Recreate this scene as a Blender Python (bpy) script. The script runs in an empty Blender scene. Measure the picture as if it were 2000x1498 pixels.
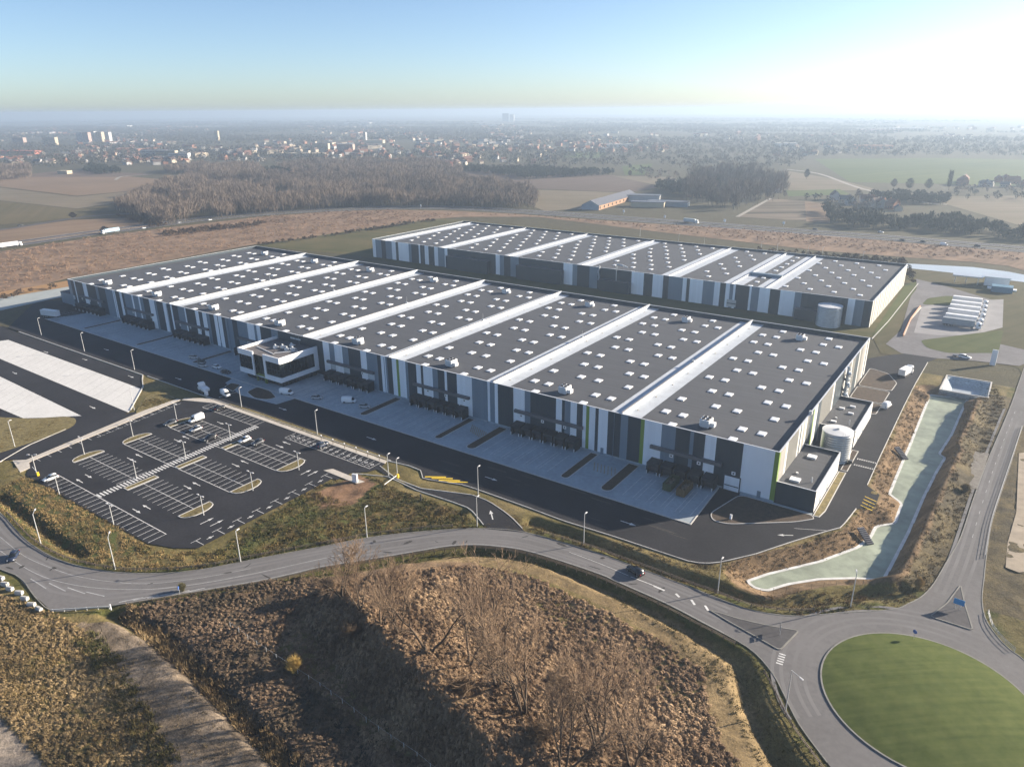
import bpy, math, random
import numpy as np
from mathutils import Vector, Matrix
from mathutils.geometry import tessellate_polygon

random.seed(11)
rng = np.random.default_rng(11)
sc = bpy.context.scene
col = sc.collection
PI = math.pi

# ------------------------------------------------------------------ survey of the site (metres; origin = front right corner of the big warehouse)
YAW, PITCH, ROLL = math.radians(125.04952), math.radians(20.68657), math.radians(0.44721)
FPX = 1413.958
CAM = np.array([40.886, -180.874, 99.723])
_f = np.array([math.cos(YAW)*math.cos(PITCH), math.sin(YAW)*math.cos(PITCH), -math.sin(PITCH)])
_r = np.array([math.sin(YAW), -math.cos(YAW), 0.0])
_d = np.cross(_f, _r)
_c, _s = math.cos(ROLL), math.sin(ROLL)
_r, _d = _c*_r + _s*_d, -_s*_r + _c*_d

def G(px, py, z=0.0):
    """ground point (x, y) surveyed from the aerial photograph, on the level z"""
    v = _f + _r*(px-1000.0)/FPX + _d*(py-749.0)/FPX
    t = (z-CAM[2])/v[2]
    p = v*t + CAM
    return (float(p[0]), float(p[1]))

def GL(pts, z=0.0):
    return [G(a, b, z) for a, b in pts]

WL, WW, WH = 382.9, 122.8, 14.93          # big warehouse: length, depth, height
SUN_EL, SUN_AZ = math.radians(17.4), math.radians(51.56)

# ------------------------------------------------------------------ tags
def tag(o, label=None, cat=None, group=None, kind=None):
    if label: o['label'] = label
    if cat: o['category'] = cat
    if group: o['group'] = group
    if kind: o['kind'] = kind
    return o

def empty(name, loc, rz=0.0, label=None, cat=None, group=None):
    o = bpy.data.objects.new(name, None)
    o.empty_display_size = 0.5
    o.location = loc
    o.rotation_euler = (0, 0, rz)
    col.objects.link(o)
    return tag(o, label, cat, group)

def copy_tree(o, parent=None):
    c = o.copy()
    col.objects.link(c)
    if parent is not None:
        c.parent = parent
    for ch in list(o.children):
        copy_tree(ch, c)
    return c

# ------------------------------------------------------------------ materials
def new_mat(name):
    m = bpy.data.materials.new(name)
    m.use_nodes = True
    nt = m.node_tree
    b = nt.nodes['Principled BSDF']
    return m, nt, b

def noise_chain(nt, scale, detail=5.0, rough=0.6):
    g = nt.nodes.new('ShaderNodeNewGeometry')
    n = nt.nodes.new('ShaderNodeTexNoise')
    n.inputs['Scale'].default_value = scale
    n.inputs['Detail'].default_value = detail
    n.inputs['Roughness'].default_value = rough
    nt.links.new(g.outputs['Position'], n.inputs['Vector'])
    return n

def M(name, rgb, rough=0.75, var=0.12, scale=0.4, metal=0.0, bump=0.0, bscale=None, spec=0.4, scale2=None, var2=0.1, coat=0.0):
    m, nt, b = new_mat(name)
    b.inputs['Roughness'].default_value = rough
    b.inputs['Metallic'].default_value = metal
    b.inputs['Specular IOR Level'].default_value = spec
    b.inputs['Coat Weight'].default_value = coat
    if var > 0:
        n = noise_chain(nt, scale)
        r = nt.nodes.new('ShaderNodeValToRGB')
        r.color_ramp.elements[0].position = 0.3
        r.color_ramp.elements[1].position = 0.7
        r.color_ramp.elements[0].color = [c*(1-var) for c in rgb] + [1]
        r.color_ramp.elements[1].color = [min(1, c*(1+var)) for c in rgb] + [1]
        nt.links.new(n.outputs['Fac'], r.inputs['Fac'])
        out = r.outputs['Color']
        if scale2:
            n2 = noise_chain(nt, scale2, 3.0)
            mr = nt.nodes.new('ShaderNodeMapRange')
            mr.inputs['From Min'].default_value = 0.3; mr.inputs['From Max'].default_value = 0.7
            mr.inputs['To Min'].default_value = 1-var2; mr.inputs['To Max'].default_value = 1+var2
            nt.links.new(n2.outputs['Fac'], mr.inputs['Value'])
            mx = nt.nodes.new('ShaderNodeVectorMath'); mx.operation = 'SCALE'
            nt.links.new(out, mx.inputs[0]); nt.links.new(mr.outputs['Result'], mx.inputs['Scale'])
            out = mx.outputs['Vector']
        nt.links.new(out, b.inputs['Base Color'])
    else:
        b.inputs['Base Color'].default_value = (*rgb, 1)
    if bump > 0:
        n3 = noise_chain(nt, bscale or scale*3)
        bp = nt.nodes.new('ShaderNodeBump')
        bp.inputs['Distance'].default_value = bump
        bp.inputs['Strength'].default_value = 1.0
        nt.links.new(n3.outputs['Fac'], bp.inputs['Height'])
        nt.links.new(bp.outputs['Normal'], b.inputs['Normal'])
    return m

def ribbed(name, rgb, axis=0, period=1.0, rough=0.45, var=0.06, depth=0.02):
    """profiled steel cladding: fine vertical ribs plus faint panel-to-panel differences"""
    m, nt, b = new_mat(name)
    b.inputs['Roughness'].default_value = rough
    g = nt.nodes.new('ShaderNodeNewGeometry')
    sx = nt.nodes.new('ShaderNodeSeparateXYZ')
    nt.links.new(g.outputs['Position'], sx.inputs['Vector'])
    ax = sx.outputs[axis]
    fl = nt.nodes.new('ShaderNodeMath'); fl.operation = 'MULTIPLY'; fl.inputs[1].default_value = 1.0/1.1
    nt.links.new(ax, fl.inputs[0])
    f2 = nt.nodes.new('ShaderNodeMath'); f2.operation = 'FLOOR'
    nt.links.new(fl.outputs[0], f2.inputs[0])
    wn = nt.nodes.new('ShaderNodeTexWhiteNoise'); wn.noise_dimensions = '1D'
    nt.links.new(f2.outputs[0], wn.inputs['W'])
    n = noise_chain(nt, 0.25, 4.0)
    ad = nt.nodes.new('ShaderNodeMath'); ad.operation = 'ADD'
    nt.links.new(wn.outputs['Value'], ad.inputs[0]); nt.links.new(n.outputs['Fac'], ad.inputs[1])
    mr = nt.nodes.new('ShaderNodeMapRange')
    mr.inputs['From Min'].default_value = 0.2; mr.inputs['From Max'].default_value = 1.8
    mr.inputs['To Min'].default_value = 1-var; mr.inputs['To Max'].default_value = 1+var
    nt.links.new(ad.outputs[0], mr.inputs['Value'])
    rg = nt.nodes.new('ShaderNodeRGB'); rg.outputs[0].default_value = (*rgb, 1)
    mx = nt.nodes.new('ShaderNodeVectorMath'); mx.operation = 'SCALE'
    nt.links.new(rg.outputs[0], mx.inputs[0]); nt.links.new(mr.outputs['Result'], mx.inputs['Scale'])
    nt.links.new(mx.outputs['Vector'], b.inputs['Base Color'])
    mu = nt.nodes.new('ShaderNodeMath'); mu.operation = 'MULTIPLY'; mu.inputs[1].default_value = 2*PI/period
    nt.links.new(ax, mu.inputs[0])
    si = nt.nodes.new('ShaderNodeMath'); si.operation = 'SINE'
    nt.links.new(mu.outputs[0], si.inputs[0])
    bp = nt.nodes.new('ShaderNodeBump'); bp.inputs['Distance'].default_value = depth; bp.inputs['Strength'].default_value = 0.6
    nt.links.new(si.outputs[0], bp.inputs['Height'])
    nt.links.new(bp.outputs['Normal'], b.inputs['Normal'])
    return m

def attr_mat(name, rough=0.95, nscale=(0.15, 1.3), namp=(0.25, 0.35), bump=0.0, bscale=2.0, trans=False):
    """base colour stored per vertex (the colour of the plant or soil itself) broken up by noise"""
    m, nt, b = new_mat(name)
    b.inputs['Roughness'].default_value = rough
    b.inputs['Specular IOR Level'].default_value = 0.15
    a = nt.nodes.new('ShaderNodeAttribute'); a.attribute_name = 'tint'
    out = a.outputs['Color']
    for s, amp in zip(nscale, namp):
        n = noise_chain(nt, s, 6.0, 0.65)
        mr = nt.nodes.new('ShaderNodeMapRange')
        mr.inputs['From Min'].default_value = 0.3; mr.inputs['From Max'].default_value = 0.7
        mr.inputs['To Min'].default_value = 1-amp; mr.inputs['To Max'].default_value = 1+amp
        mr.clamp = False
        nt.links.new(n.outputs['Fac'], mr.inputs['Value'])
        mx = nt.nodes.new('ShaderNodeVectorMath'); mx.operation = 'SCALE'
        nt.links.new(out, mx.inputs[0]); nt.links.new(mr.outputs['Result'], mx.inputs['Scale'])
        out = mx.outputs['Vector']
    nt.links.new(out, b.inputs['Base Color'])
    if bump > 0:
        n3 = noise_chain(nt, bscale, 6.0, 0.7)
        bp = nt.nodes.new('ShaderNodeBump'); bp.inputs['Distance'].default_value = bump; bp.inputs['Strength'].default_value = 1.0
        nt.links.new(n3.outputs['Fac'], bp.inputs['Height'])
        nt.links.new(bp.outputs['Normal'], b.inputs['Normal'])
    return m

def field_mat(name, rgb, rgb2, ang, period, amp=0.5, scale=0.02, var=0.25):
    """farm land: soil or crop colour with drill rows and patchy growth"""
    m, nt, b = new_mat(name)
    b.inputs['Roughness'].default_value = 0.95
    b.inputs['Specular IOR Level'].default_value = 0.1
    g = nt.nodes.new('ShaderNodeNewGeometry')
    mp = nt.nodes.new('ShaderNodeMapping'); mp.inputs['Rotation'].default_value = (0, 0, ang)
    nt.links.new(g.outputs['Position'], mp.inputs['Vector'])
    n1 = nt.nodes.new('ShaderNodeTexNoise'); n1.inputs['Scale'].default_value = 1.0; n1.inputs['Detail'].default_value = 4
    ms = nt.nodes.new('ShaderNodeVectorMath'); ms.operation = 'MULTIPLY'; ms.inputs[1].default_value = (1.0/period, 0.02/period, 1)
    nt.links.new(mp.outputs['Vector'], ms.inputs[0]); nt.links.new(ms.outputs['Vector'], n1.inputs['Vector'])
    n2 = noise_chain(nt, scale, 6.0, 0.65)
    ad = nt.nodes.new('ShaderNodeMix'); ad.data_type = 'FLOAT'; ad.inputs[0].default_value = amp
    nt.links.new(n2.outputs['Fac'], ad.inputs[2]); nt.links.new(n1.outputs['Fac'], ad.inputs[3])
    r = nt.nodes.new('ShaderNodeValToRGB')
    r.color_ramp.elements[0].position = 0.36; r.color_ramp.elements[1].position = 0.64
    r.color_ramp.elements[0].color = (*rgb, 1); r.color_ramp.elements[1].color = (*rgb2, 1)
    nt.links.new(ad.outputs[0], r.inputs['Fac'])
    nt.links.new(r.outputs['Color'], b.inputs['Base Color'])
    return m

MT = {}
MT['white_panel'] = ribbed('white_cladding', (0.76, 0.80, 0.84))  # front cladding: paler and bluer than the side copies, shade put into the colour
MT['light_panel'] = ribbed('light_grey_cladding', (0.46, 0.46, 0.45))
MT['mid_panel'] = ribbed('shade_blue_grey_cladding', (0.15, 0.20, 0.25))  # blue of the shaded front mixed into the grey
MT['dark_panel'] = ribbed('shade_blue_anthracite_cladding', (0.022, 0.038, 0.052))  # blue of the shaded front mixed into the anthracite
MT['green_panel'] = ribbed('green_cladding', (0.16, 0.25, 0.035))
MT['east_white'] = ribbed('white_side_cladding', (0.62, 0.62, 0.61), axis=1)  # side copies of the front cladding, colours toned for the sunlit wall
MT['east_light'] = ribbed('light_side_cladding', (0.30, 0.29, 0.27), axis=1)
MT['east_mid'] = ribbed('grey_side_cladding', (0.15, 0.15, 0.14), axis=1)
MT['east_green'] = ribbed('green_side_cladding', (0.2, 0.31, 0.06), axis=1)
MT['roof'] = ribbed('roof_membrane', (0.055,0.059,0.069), axis=1, period=2.2, rough=0.8, var=0.13, depth=0.006)
MT['strip'] = M('white_roof_strip', (0.44, 0.475, 0.52), 0.6, 0.1, 0.3, scale2=2.0, var2=0.06)
MT['ridge'] = M('galvanised_capping', (0.5, 0.46, 0.4), 0.4, 0.15, 0.5, metal=0.5)
MT['coping'] = M('light_metal_coping', (0.62, 0.64, 0.66), 0.35, 0.05, 0.5, metal=0.2)
MT['skylight'] = M('opal_skylight', (0.66, 0.68, 0.71), 0.3, 0.04, 1.0)
MT['unit'] = M('white_unit_sheet', (0.66, 0.67, 0.68), 0.4, 0.05, 1.0)
MT['black'] = M('black_rubber', (0.012, 0.012, 0.013), 0.7, 0.2, 2.0)
MT['dock'] = M('dock_shelter_fabric', (0.022, 0.026, 0.032), 0.6, 0.25, 1.2)
MT['dockdoor'] = M('dock_door_sheet', (0.05, 0.058, 0.07), 0.5, 0.15, 1.0)
MT['canopy'] = M('canopy_sheet', (0.11, 0.11, 0.12), 0.45, 0.15, 0.6)
MT['glass'] = M('window_glass', (0.012, 0.018, 0.022), 0.06, 0.3, 0.3, spec=0.6)
MT['pale_glass'] = M('pale_window_blind', (0.5, 0.55, 0.58), 0.25, 0.1, 1.0)
MT['white'] = M('white_render', (0.76, 0.77, 0.79), 0.5, 0.04, 0.4)
MT['office_green'] = M('green_office_panel', (0.14, 0.17, 0.03), 0.5, 0.1, 1.0)
MT['tank'] = M('galvanised_tank', (0.52, 0.54, 0.55), 0.38, 0.1, 0.6, metal=0.55)
MT['tanktop'] = M('tank_lid', (0.62, 0.63, 0.64), 0.5, 0.08, 0.5, metal=0.1)
MT['steel'] = M('lamp_steel', (0.55, 0.56, 0.56), 0.45, 0.06, 0.6, metal=0.3)
MT['lamphead'] = M('lamp_head_paint', (0.6, 0.6, 0.6), 0.4, 0.05, 1.0)
MT['wood'] = M('weathered_wood', (0.13, 0.10, 0.075), 0.85, 0.3, 1.5)
MT['asphalt_new'] = M('new_asphalt', (0.027, 0.027, 0.031), 0.8, 0.22, 0.07, scale2=1.4, var2=0.16, bump=0.004, bscale=12, spec=0.12)
MT['asphalt_old'] = M('worn_asphalt', (0.145, 0.14, 0.14), 0.85, 0.13, 0.05, scale2=0.9, var2=0.09, bump=0.004, bscale=12, spec=0.12)
MT['asphalt_mid'] = M('grey_asphalt', (0.085, 0.082, 0.085), 0.85, 0.2, 0.06, scale2=0.9, var2=0.14, bump=0.004, bscale=12, spec=0.12)
MT['concrete'] = M('yard_concrete', (0.30, 0.345, 0.38), 0.85, 0.13, 0.12, scale2=0.9, var2=0.12, spec=0.15)  # blue and lift of the shaded yard put into the concrete colour
MT['concrete_white'] = M('pale_concrete', (0.56, 0.555, 0.54), 0.8, 0.06, 0.1, scale2=0.8, var2=0.06)
MT['kerb'] = M('kerb_stone', (0.45, 0.44, 0.42), 0.8, 0.12, 0.8)
MT['paving'] = M('footpath_paving', (0.46, 0.42, 0.37), 0.85, 0.1, 0.4, scale2=2.0, var2=0.08)
MT['paint'] = M('road_paint', (0.58, 0.58, 0.57), 0.6, 0.25, 0.9, scale2=4.0, var2=0.2)
MT['paint_faint'] = M('worn_road_paint', (0.34, 0.34, 0.34), 0.7, 0.25, 0.7)
MT['yellow'] = M('yellow_paint', (0.75, 0.52, 0.03), 0.6, 0.1, 0.9)
MT['soil'] = M('planting_soil', (0.055, 0.038, 0.026), 0.95, 0.35, 0.8, scale2=3.0, var2=0.3, bump=0.06, bscale=3)
MT['bank'] = M('island_grass', (0.155, 0.125, 0.05), 0.95, 0.4, 0.9, scale2=3.5, var2=0.3, bump=0.08, bscale=3)
MT['water'] = M('pond_water', (0.27, 0.30, 0.23), 0.5, 0.28, 0.05, scale2=0.25, var2=0.22, bump=0.01, bscale=0.8, spec=0.3)
MT['ice'] = M('pale_water', (0.40, 0.44, 0.47), 0.3, 0.1, 0.02, spec=0.6)
MT['liner'] = M('pale_liner', (0.5, 0.51, 0.5), 0.6, 0.15, 0.5)
MT['tyre'] = M('tyre', (0.015, 0.015, 0.015), 0.8, 0.1, 3)
MT['rim'] = M('rim', (0.4, 0.4, 0.42), 0.35, 0.05, 3, metal=0.7)
MT['headlight'] = M('headlight', (0.7, 0.72, 0.74), 0.15, 0.0)
MT['taillight'] = M('taillight', (0.35, 0.01, 0.01), 0.2, 0.0)
MT['carglass'] = M('car_glass', (0.012, 0.015, 0.018), 0.05, 0.0, spec=0.7)
PAINT = {
 'black': M('black_paint', (0.008, 0.008, 0.01), 0.25, 0.0, coat=0.5),
 'white': M('white_paint', (0.76, 0.77, 0.78), 0.3, 0.0, coat=0.5),
 'silver': M('silver_paint', (0.42, 0.43, 0.45), 0.3, 0.0, metal=0.4, coat=0.5),
 'grey': M('grey_paint', (0.085, 0.09, 0.1), 0.3, 0.0, metal=0.3, coat=0.5),
 'blue': M('blue_paint', (0.02, 0.03, 0.06), 0.3, 0.0, coat=0.5),
 'red': M('red_paint', (0.3, 0.02, 0.02), 0.3, 0.0, coat=0.5),
}

# ------------------------------------------------------------------ mesh builder
class MB:
    def __init__(self):
        self.v = []; self.f = []; self.m = []
    def add(self, vs, fs, mi=0):
        o = len(self.v)
        self.v.extend([tuple(p) for p in vs])
        for f in fs:
            self.f.append(tuple(i+o for i in f)); self.m.append(mi)
        return self
    def box(self, x0, x1, y0, y1, z0, z1, mi=0, tf=None):
        vs = [(x0,y0,z0),(x1,y0,z0),(x1,y1,z0),(x0,y1,z0),(x0,y0,z1),(x1,y0,z1),(x1,y1,z1),(x0,y1,z1)]
        if tf is not None: vs = [tuple(tf @ Vector(p)) for p in vs]
        return self.add(vs, [(0,3,2,1),(4,5,6,7),(0,1,5,4),(1,2,6,5),(2,3,7,6),(3,0,4,7)], mi)
    def quad(self, a, b, c, d, mi=0):
        return self.add([a,b,c,d], [(0,1,2,3)], mi)
    def tube(self, p, q, r0, r1, n=6, mi=0, cap=True):
        p = Vector(p); q = Vector(q); d = (q-p)
        if d.length < 1e-6: return self
        d.normalize()
        a = d.orthogonal().normalized(); b = d.cross(a)
        vs = []
        for k in range(n):
            t = 2*PI*k/n
            e = a*math.cos(t)+b*math.sin(t)
            vs.append(p+e*r0)
        for k in range(n):
            t = 2*PI*k/n
            e = a*math.cos(t)+b*math.sin(t)
            vs.append(q+e*r1)
        fs = [(k,(k+1)%n,n+(k+1)%n,n+k) for k in range(n)]
        if cap: fs += [tuple(range(n-1,-1,-1)), tuple(range(n,2*n))]
        return self.add(vs, fs, mi)
    def prism(self, pts, z0, z1, mi=0, bottom=False, mtop=None):
        n = len(pts)
        vs = [(p[0],p[1],z0) for p in pts]+[(p[0],p[1],z1) for p in pts]
        ar = sum(pts[i][0]*pts[(i+1)%n][1]-pts[(i+1)%n][0]*pts[i][1] for i in range(n))
        fs = [(i,(i+1)%n,n+(i+1)%n,n+i) if ar > 0 else (i,n+i,n+(i+1)%n,(i+1)%n) for i in range(n)]
        self.add(vs, fs, mi)
        return self.sheet(pts, z1, mi if mtop is None else mtop)
    def sheet(self, pts, z, mi=0):
        vs = [Vector((p[0],p[1],0)) for p in pts]
        tris = tessellate_polygon([vs])
        out = []
        for a,b,c in tris:
            cr = (vs[b]-vs[a]).cross(vs[c]-vs[a]).z
            out.append((a,b,c) if cr > 0 else (a,c,b))
        return self.add([(p[0],p[1],z) for p in pts], out, mi)
    def ribbon(self, pts, w, z, mi=0, off=0.0, closed=False):
        L, R_ = offset_pair(pts, off-w/2, off+w/2, closed)
        n = len(pts); vs = [(p[0],p[1],z) for p in L]+[(p[0],p[1],z) for p in R_]
        fs = [(n+i, n+(i+1)%n, (i+1)%n, i) for i in range(n if closed else n-1)]
        return self.add(vs, fs, mi)
    def sweep(self, pts, w, z0, z1, mi=0, off=0.0, closed=False):
        L, R_ = offset_pair(pts, off-w/2, off+w/2, closed)
        n = len(pts)
        vs = [(p[0],p[1],z0) for p in L]+[(p[0],p[1],z1) for p in L]+[(p[0],p[1],z1) for p in R_]+[(p[0],p[1],z0) for p in R_]
        fs = []
        for i in range(n if closed else n-1):
            j = (i+1)%n
            for k in range(3):
                fs.append((k*n+i,(k+1)*n+i,(k+1)*n+j,k*n+j))
        if not closed:
            fs += [(0,3*n,2*n,n),(n-1,2*n-1,3*n-1,4*n-1)]
        return self.add(vs, fs, mi)
    def lathe(self, prof, n=24, c=(0,0), mi=0):
        vs = []; k = len(prof)
        for i in range(n):
            t = 2*PI*i/n
            for r,z in prof: vs.append((c[0]+r*math.cos(t), c[1]+r*math.sin(t), z))
        fs = []
        for i in range(n):
            j = (i+1)%n
            for a in range(k-1):
                fs.append((i*k+a, j*k+a, j*k+a+1, i*k+a+1))
        return self.add(vs, fs, mi)
    def build(self, name, mats, parent=None, smooth=False, loc=None):
        me = bpy.data.meshes.new(name)
        me.from_pydata(self.v, [], self.f)
        if not isinstance(mats, (list, tuple)): mats = [mats]
        for m in mats: me.materials.append(m)
        if len(mats) > 1: me.polygons.foreach_set('material_index', self.m)
        if smooth: me.polygons.foreach_set('use_smooth', [True]*len(me.polygons))
        me.update()
        o = bpy.data.objects.new(name, me)
        col.objects.link(o)
        if parent is not None: o.parent = parent
        if loc is not None: o.location = loc
        return o

def offset_pair(pts, a, b, closed=False):
    n = len(pts); A = []; B = []
    for i in range(n):
        p = np.array(pts[i][:2], float)
        q0 = np.array(pts[(i-1)%n][:2], float) if (closed or i > 0) else None
        q1 = np.array(pts[(i+1)%n][:2], float) if (closed or i < n-1) else None
        ds = []
        if q0 is not None: ds.append((p-q0)/max(1e-9, np.linalg.norm(p-q0)))
        if q1 is not None: ds.append((q1-p)/max(1e-9, np.linalg.norm(q1-p)))
        nn = [np.array([d[1], -d[0]]) for d in ds]
        m = sum(nn); L = np.linalg.norm(m)
        m = m/L if L > 1e-6 else nn[0]
        k = 1.0/max(0.4, float(np.dot(m, nn[0])))
        A.append(tuple(p+m*a*k)); B.append(tuple(p+m*b*k))
    return A, B

def smooth_line(pts, sub=5, closed=False):
    """Catmull-Rom through the surveyed points"""
    P = [np.array(p[:2], float) for p in pts]; n = len(P); out = []
    for i in range(n if closed else n-1):
        p1, p2 = P[i], P[(i+1)%n]
        p0 = P[(i-1)%n] if (closed or i > 0) else p1*2-p2
        p3 = P[(i+2)%n] if (closed or i+2 < n) else p2*2-p1
        for k in range(sub):
            t = k/sub
            out.append(tuple(0.5*((2*p1)+(-p0+p2)*t+(2*p0-5*p1+4*p2-p3)*t*t+(-p0+3*p1-3*p2+p3)*t**3)))
    if not closed: out.append(tuple(P[-1]))
    return out

def rounded(pts, r=2.0, n=4):
    out = []; m = len(pts)
    for i in range(m):
        p = np.array(pts[i], float); a = np.array(pts[i-1], float); b = np.array(pts[(i+1)%m], float)
        da = a-p; db = b-p; la = np.linalg.norm(da); lb = np.linalg.norm(db)
        rr = min(r, la*0.45, lb*0.45)
        A = p+da/la*rr; B = p+db/lb*rr
        for k in range(n+1):
            t = k/n
            out.append(tuple((1-t)**2*A+2*t*(1-t)*p+t*t*B))
    return out

def structure(name, mb, mats, smooth=False):
    o = mb.build(name, mats, None, smooth)
    o['kind'] = 'structure'
    return o

def np_mesh(name, V, Fq, mats, tint=None, parent=None, smooth=False, tri=True):
    """fast mesh from arrays; Fq is (n,3) or (n,4)"""
    me = bpy.data.meshes.new(name)
    k = Fq.shape[1]
    me.vertices.add(len(V)); me.vertices.foreach_set('co', V.astype(np.float32).ravel())
    me.loops.add(Fq.size); me.loops.foreach_set('vertex_index', Fq.astype(np.int32).ravel())
    me.polygons.add(len(Fq))
    me.polygons.foreach_set('loop_start', np.arange(0, Fq.size, k, dtype=np.int32))
    me.polygons.foreach_set('loop_total', np.full(len(Fq), k, dtype=np.int32))
    if smooth: me.polygons.foreach_set('use_smooth', np.ones(len(Fq), dtype=bool))
    if tint is not None:
        at = me.attributes.new('tint', 'FLOAT_COLOR', 'POINT')
        c = np.ones((len(V), 4), np.float32); c[:, :3] = tint
        at.data.foreach_set('color', c.ravel())
    for m in (mats if isinstance(mats, (list, tuple)) else [mats]): me.materials.append(m)
    me.update(calc_edges=True); me.validate()
    o = bpy.data.objects.new(name, me); col.objects.link(o)
    if parent is not None: o.parent = parent
    return o

def inside(poly, X, Y):
    P = np.array(poly, float)[:, :2]
    r = np.zeros(X.shape, bool)
    j = len(P)-1
    for i in range(len(P)):
        xi, yi = P[i]; xj, yj = P[j]
        if yi != yj:
            c = ((yi > Y) != (yj > Y)) & (X < (xj-xi)*(Y-yi)/(yj-yi)+xi)
            r ^= c
        j = i
    return r

def seg_dist(poly, X, Y, closed=False):
    """distance to a polyline, plus signed side and the parameter of the nearest segment"""
    P = np.array(poly, float); n = len(P)
    best = np.full(X.shape, 1e9); side = np.zeros(X.shape); zi = np.zeros(X.shape)
    for i in range(n if closed else n-1):
        a = P[i]; b = P[(i+1) % n]
        d = b[:2]-a[:2]; L2 = max(1e-9, float(d@d))
        t = np.clip(((X-a[0])*d[0]+(Y-a[1])*d[1])/L2, 0, 1)
        qx = a[0]+t*d[0]; qy = a[1]+t*d[1]
        D = np.hypot(X-qx, Y-qy)
        m = D < best
        best = np.where(m, D, best)
        side = np.where(m, np.sign(d[0]*(Y-a[1])-d[1]*(X-a[0])), side)
        if P.shape[1] > 2: zi = np.where(m, a[2]+t*(b[2]-a[2]), zi)
    return best, side, zi

def vnoise(X, Y, s, seed=0):
    """smooth value noise in [0,1]"""
    r = np.random.default_rng(1000+seed); T = r.random((256, 256))
    x = X/s; y = Y/s
    i = np.floor(x).astype(int); j = np.floor(y).astype(int)
    u = x-i; v = y-j; u = u*u*(3-2*u); v = v*v*(3-2*v)
    a = T[i % 256, j % 256]; b = T[(i+1) % 256, j % 256]; c = T[i % 256, (j+1) % 256]; d = T[(i+1) % 256, (j+1) % 256]
    return (a*(1-u)+b*u)*(1-v)+(c*(1-u)+d*u)*v
# ------------------------------------------------------------------ traced outlines (survey pixels -> ground metres)
ROAD_N = GL([(-160,860),(-70,945),(0,1001),(25,1028),(50,1054),(80,1075),(113,1092),(150,1104),(200,1114),(250,1119),(325,1119),(400,1111),(471,1097),(550,1082),(625,1068),(718,1050),(800,1040),(875,1034),(925,1031.7),(975,1033),(1025,1039),(1113,1063),(1176,1083),(1225,1101),(1270,1117),(1375,1157),(1438,1182),(1475,1193),(1525,1201),(1571,1202.5),(1650,1196),(1745,1190),(1775,1178),(1800,1165),(1825,1138),(1850,1095),(1876,1050),(1901,975),(1926,907),(1951,848),(1976,788),(1998,725),(2030,640)])
ROAD_S = GL([(-160,1010),(-70,1085),(32,1123),(64,1160),(100,1192),(160,1189),(230,1180.6),(350,1160.6),(500,1136),(575,1120),(625,1108),(718,1093),(826,1075),(875,1067),(925,1064),(975,1067.5),(1025,1075),(1100,1097),(1176,1123),(1200,1134),(1300,1178),(1375,1217),(1450,1257),(1480,1280),(1508,1313),(1525,1343),(1550,1395),(1568,1425),(1600,1468),(1623,1498),(1700,1590),(1800,1680)])
ROAD_E = GL([(2060,760),(2022,792),(1998,832),(1976,900),(1951,975),(1936,1025),(1926,1090),(1922,1130),(1918,1165),(1921,1195),(1931,1220),(1963,1260),(2000,1288),(2100,1380),(2200,1480)])
ISLAND_C = (43.6, -55.3); ISLAND_R = 17.8
road_poly = ROAD_N + list(ROAD_E) + [(100.0, -70.0), (95.0, -110.0), (60.0, -130.0)] + ROAD_S[::-1]

YARD = [(-352.0,-39.6),(-239.0,-39.6),(-204.0,-39.7),(-137.0,-39.5),(-104.5,-39.6)] + GL([(800,910),(822,920),(826,936),(905,948),(938,959),(1025,990),(1100,1018),(1200,1049),(1275,1074),(1330,1092)]) + \
       smooth_line(GL([(1345,1097),(1375,1102),(1410,1098.5),(1475,1083),(1550,1058),(1613,1039),(1643,1030),(1660,1009),(1673,992)]), 4) + \
       GL([(1694,948),(1720,890),(1765,795),(1788,750),(1813,707),(1838,698),(1900,700),(1940,702)]) + [(33.5,170.0),(22.0,172.0),(5.0,155.0),(-5.0,140.0),(-5.0,128.0),(-380.0,128.0),(-395.0,100.0),(-395.0,10.0),(-410.0,-8.0)] + GL([(0,655),(20,648)]) + [(-372.0,-40.0)]
CARPARK = GL([(65,905),(345,785),(415,786),(700,920),(740,895),(758,902)]) 
CARPARK = [(-194.5,-102.4),(-202.6,-48.6),(-200.5,-46.6),(-190.2,-42.3),(-103.5,-42.4),(-102.6,-45.0),(-103.6,-48.6),(-107.4,-52.0),(-107.6,-57.6),(-109.4,-57.8),(-109.4,-100.9),(-114.2,-104.2),(-121.8,-106.8),(-186.2,-107.2)]
ACCESS_L = GL([(0,867),(0,903),(55,868),(130,838),(250,782),(285,755),(262,745)])      # lane beside the truck park
EXITROAD = smooth_line(GL([(716,903),(758,930),(815,957),(880,978),(918,992),(935,1012),(952,1033)]), 4) + smooth_line(GL([(1027,1040),(1000,1012),(985,1000),(955,980),(925,968),(880,962),(823,955),(775,937),(742,912)]), 4)
APRON = [(-367.0,-21.6),(-14.3,-23.0),(-15.2,-0.02),(-360.0,-0.02),(-362.0,-12.0)]
TRUCKPARK = [(-352.0,-41.2),(-239.5,-41.2),(-236.0,-44.0),(-225.7,-49.2),(-207.2,-64.9)] + GL([(283,760)]) + GL([(255,803),(260,812),(200,838),(120,862)]) + [(-222.0,-88.0),(-260.0,-96.0),(-330.0,-92.0),(-400.0,-70.0),(-372.0,-41.4)]
TRUCKPARK = [(-372.0,-41.0),(-241.0,-41.0),(-236.5,-43.6),(-227.0,-48.4),(-207.6,-64.6),(-203.5,-73.0),(-200.0,-104.0),(-214.0,-118.0),(-260.0,-118.0),(-300.0,-92.0),(-400.0,-92.0)]

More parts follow.
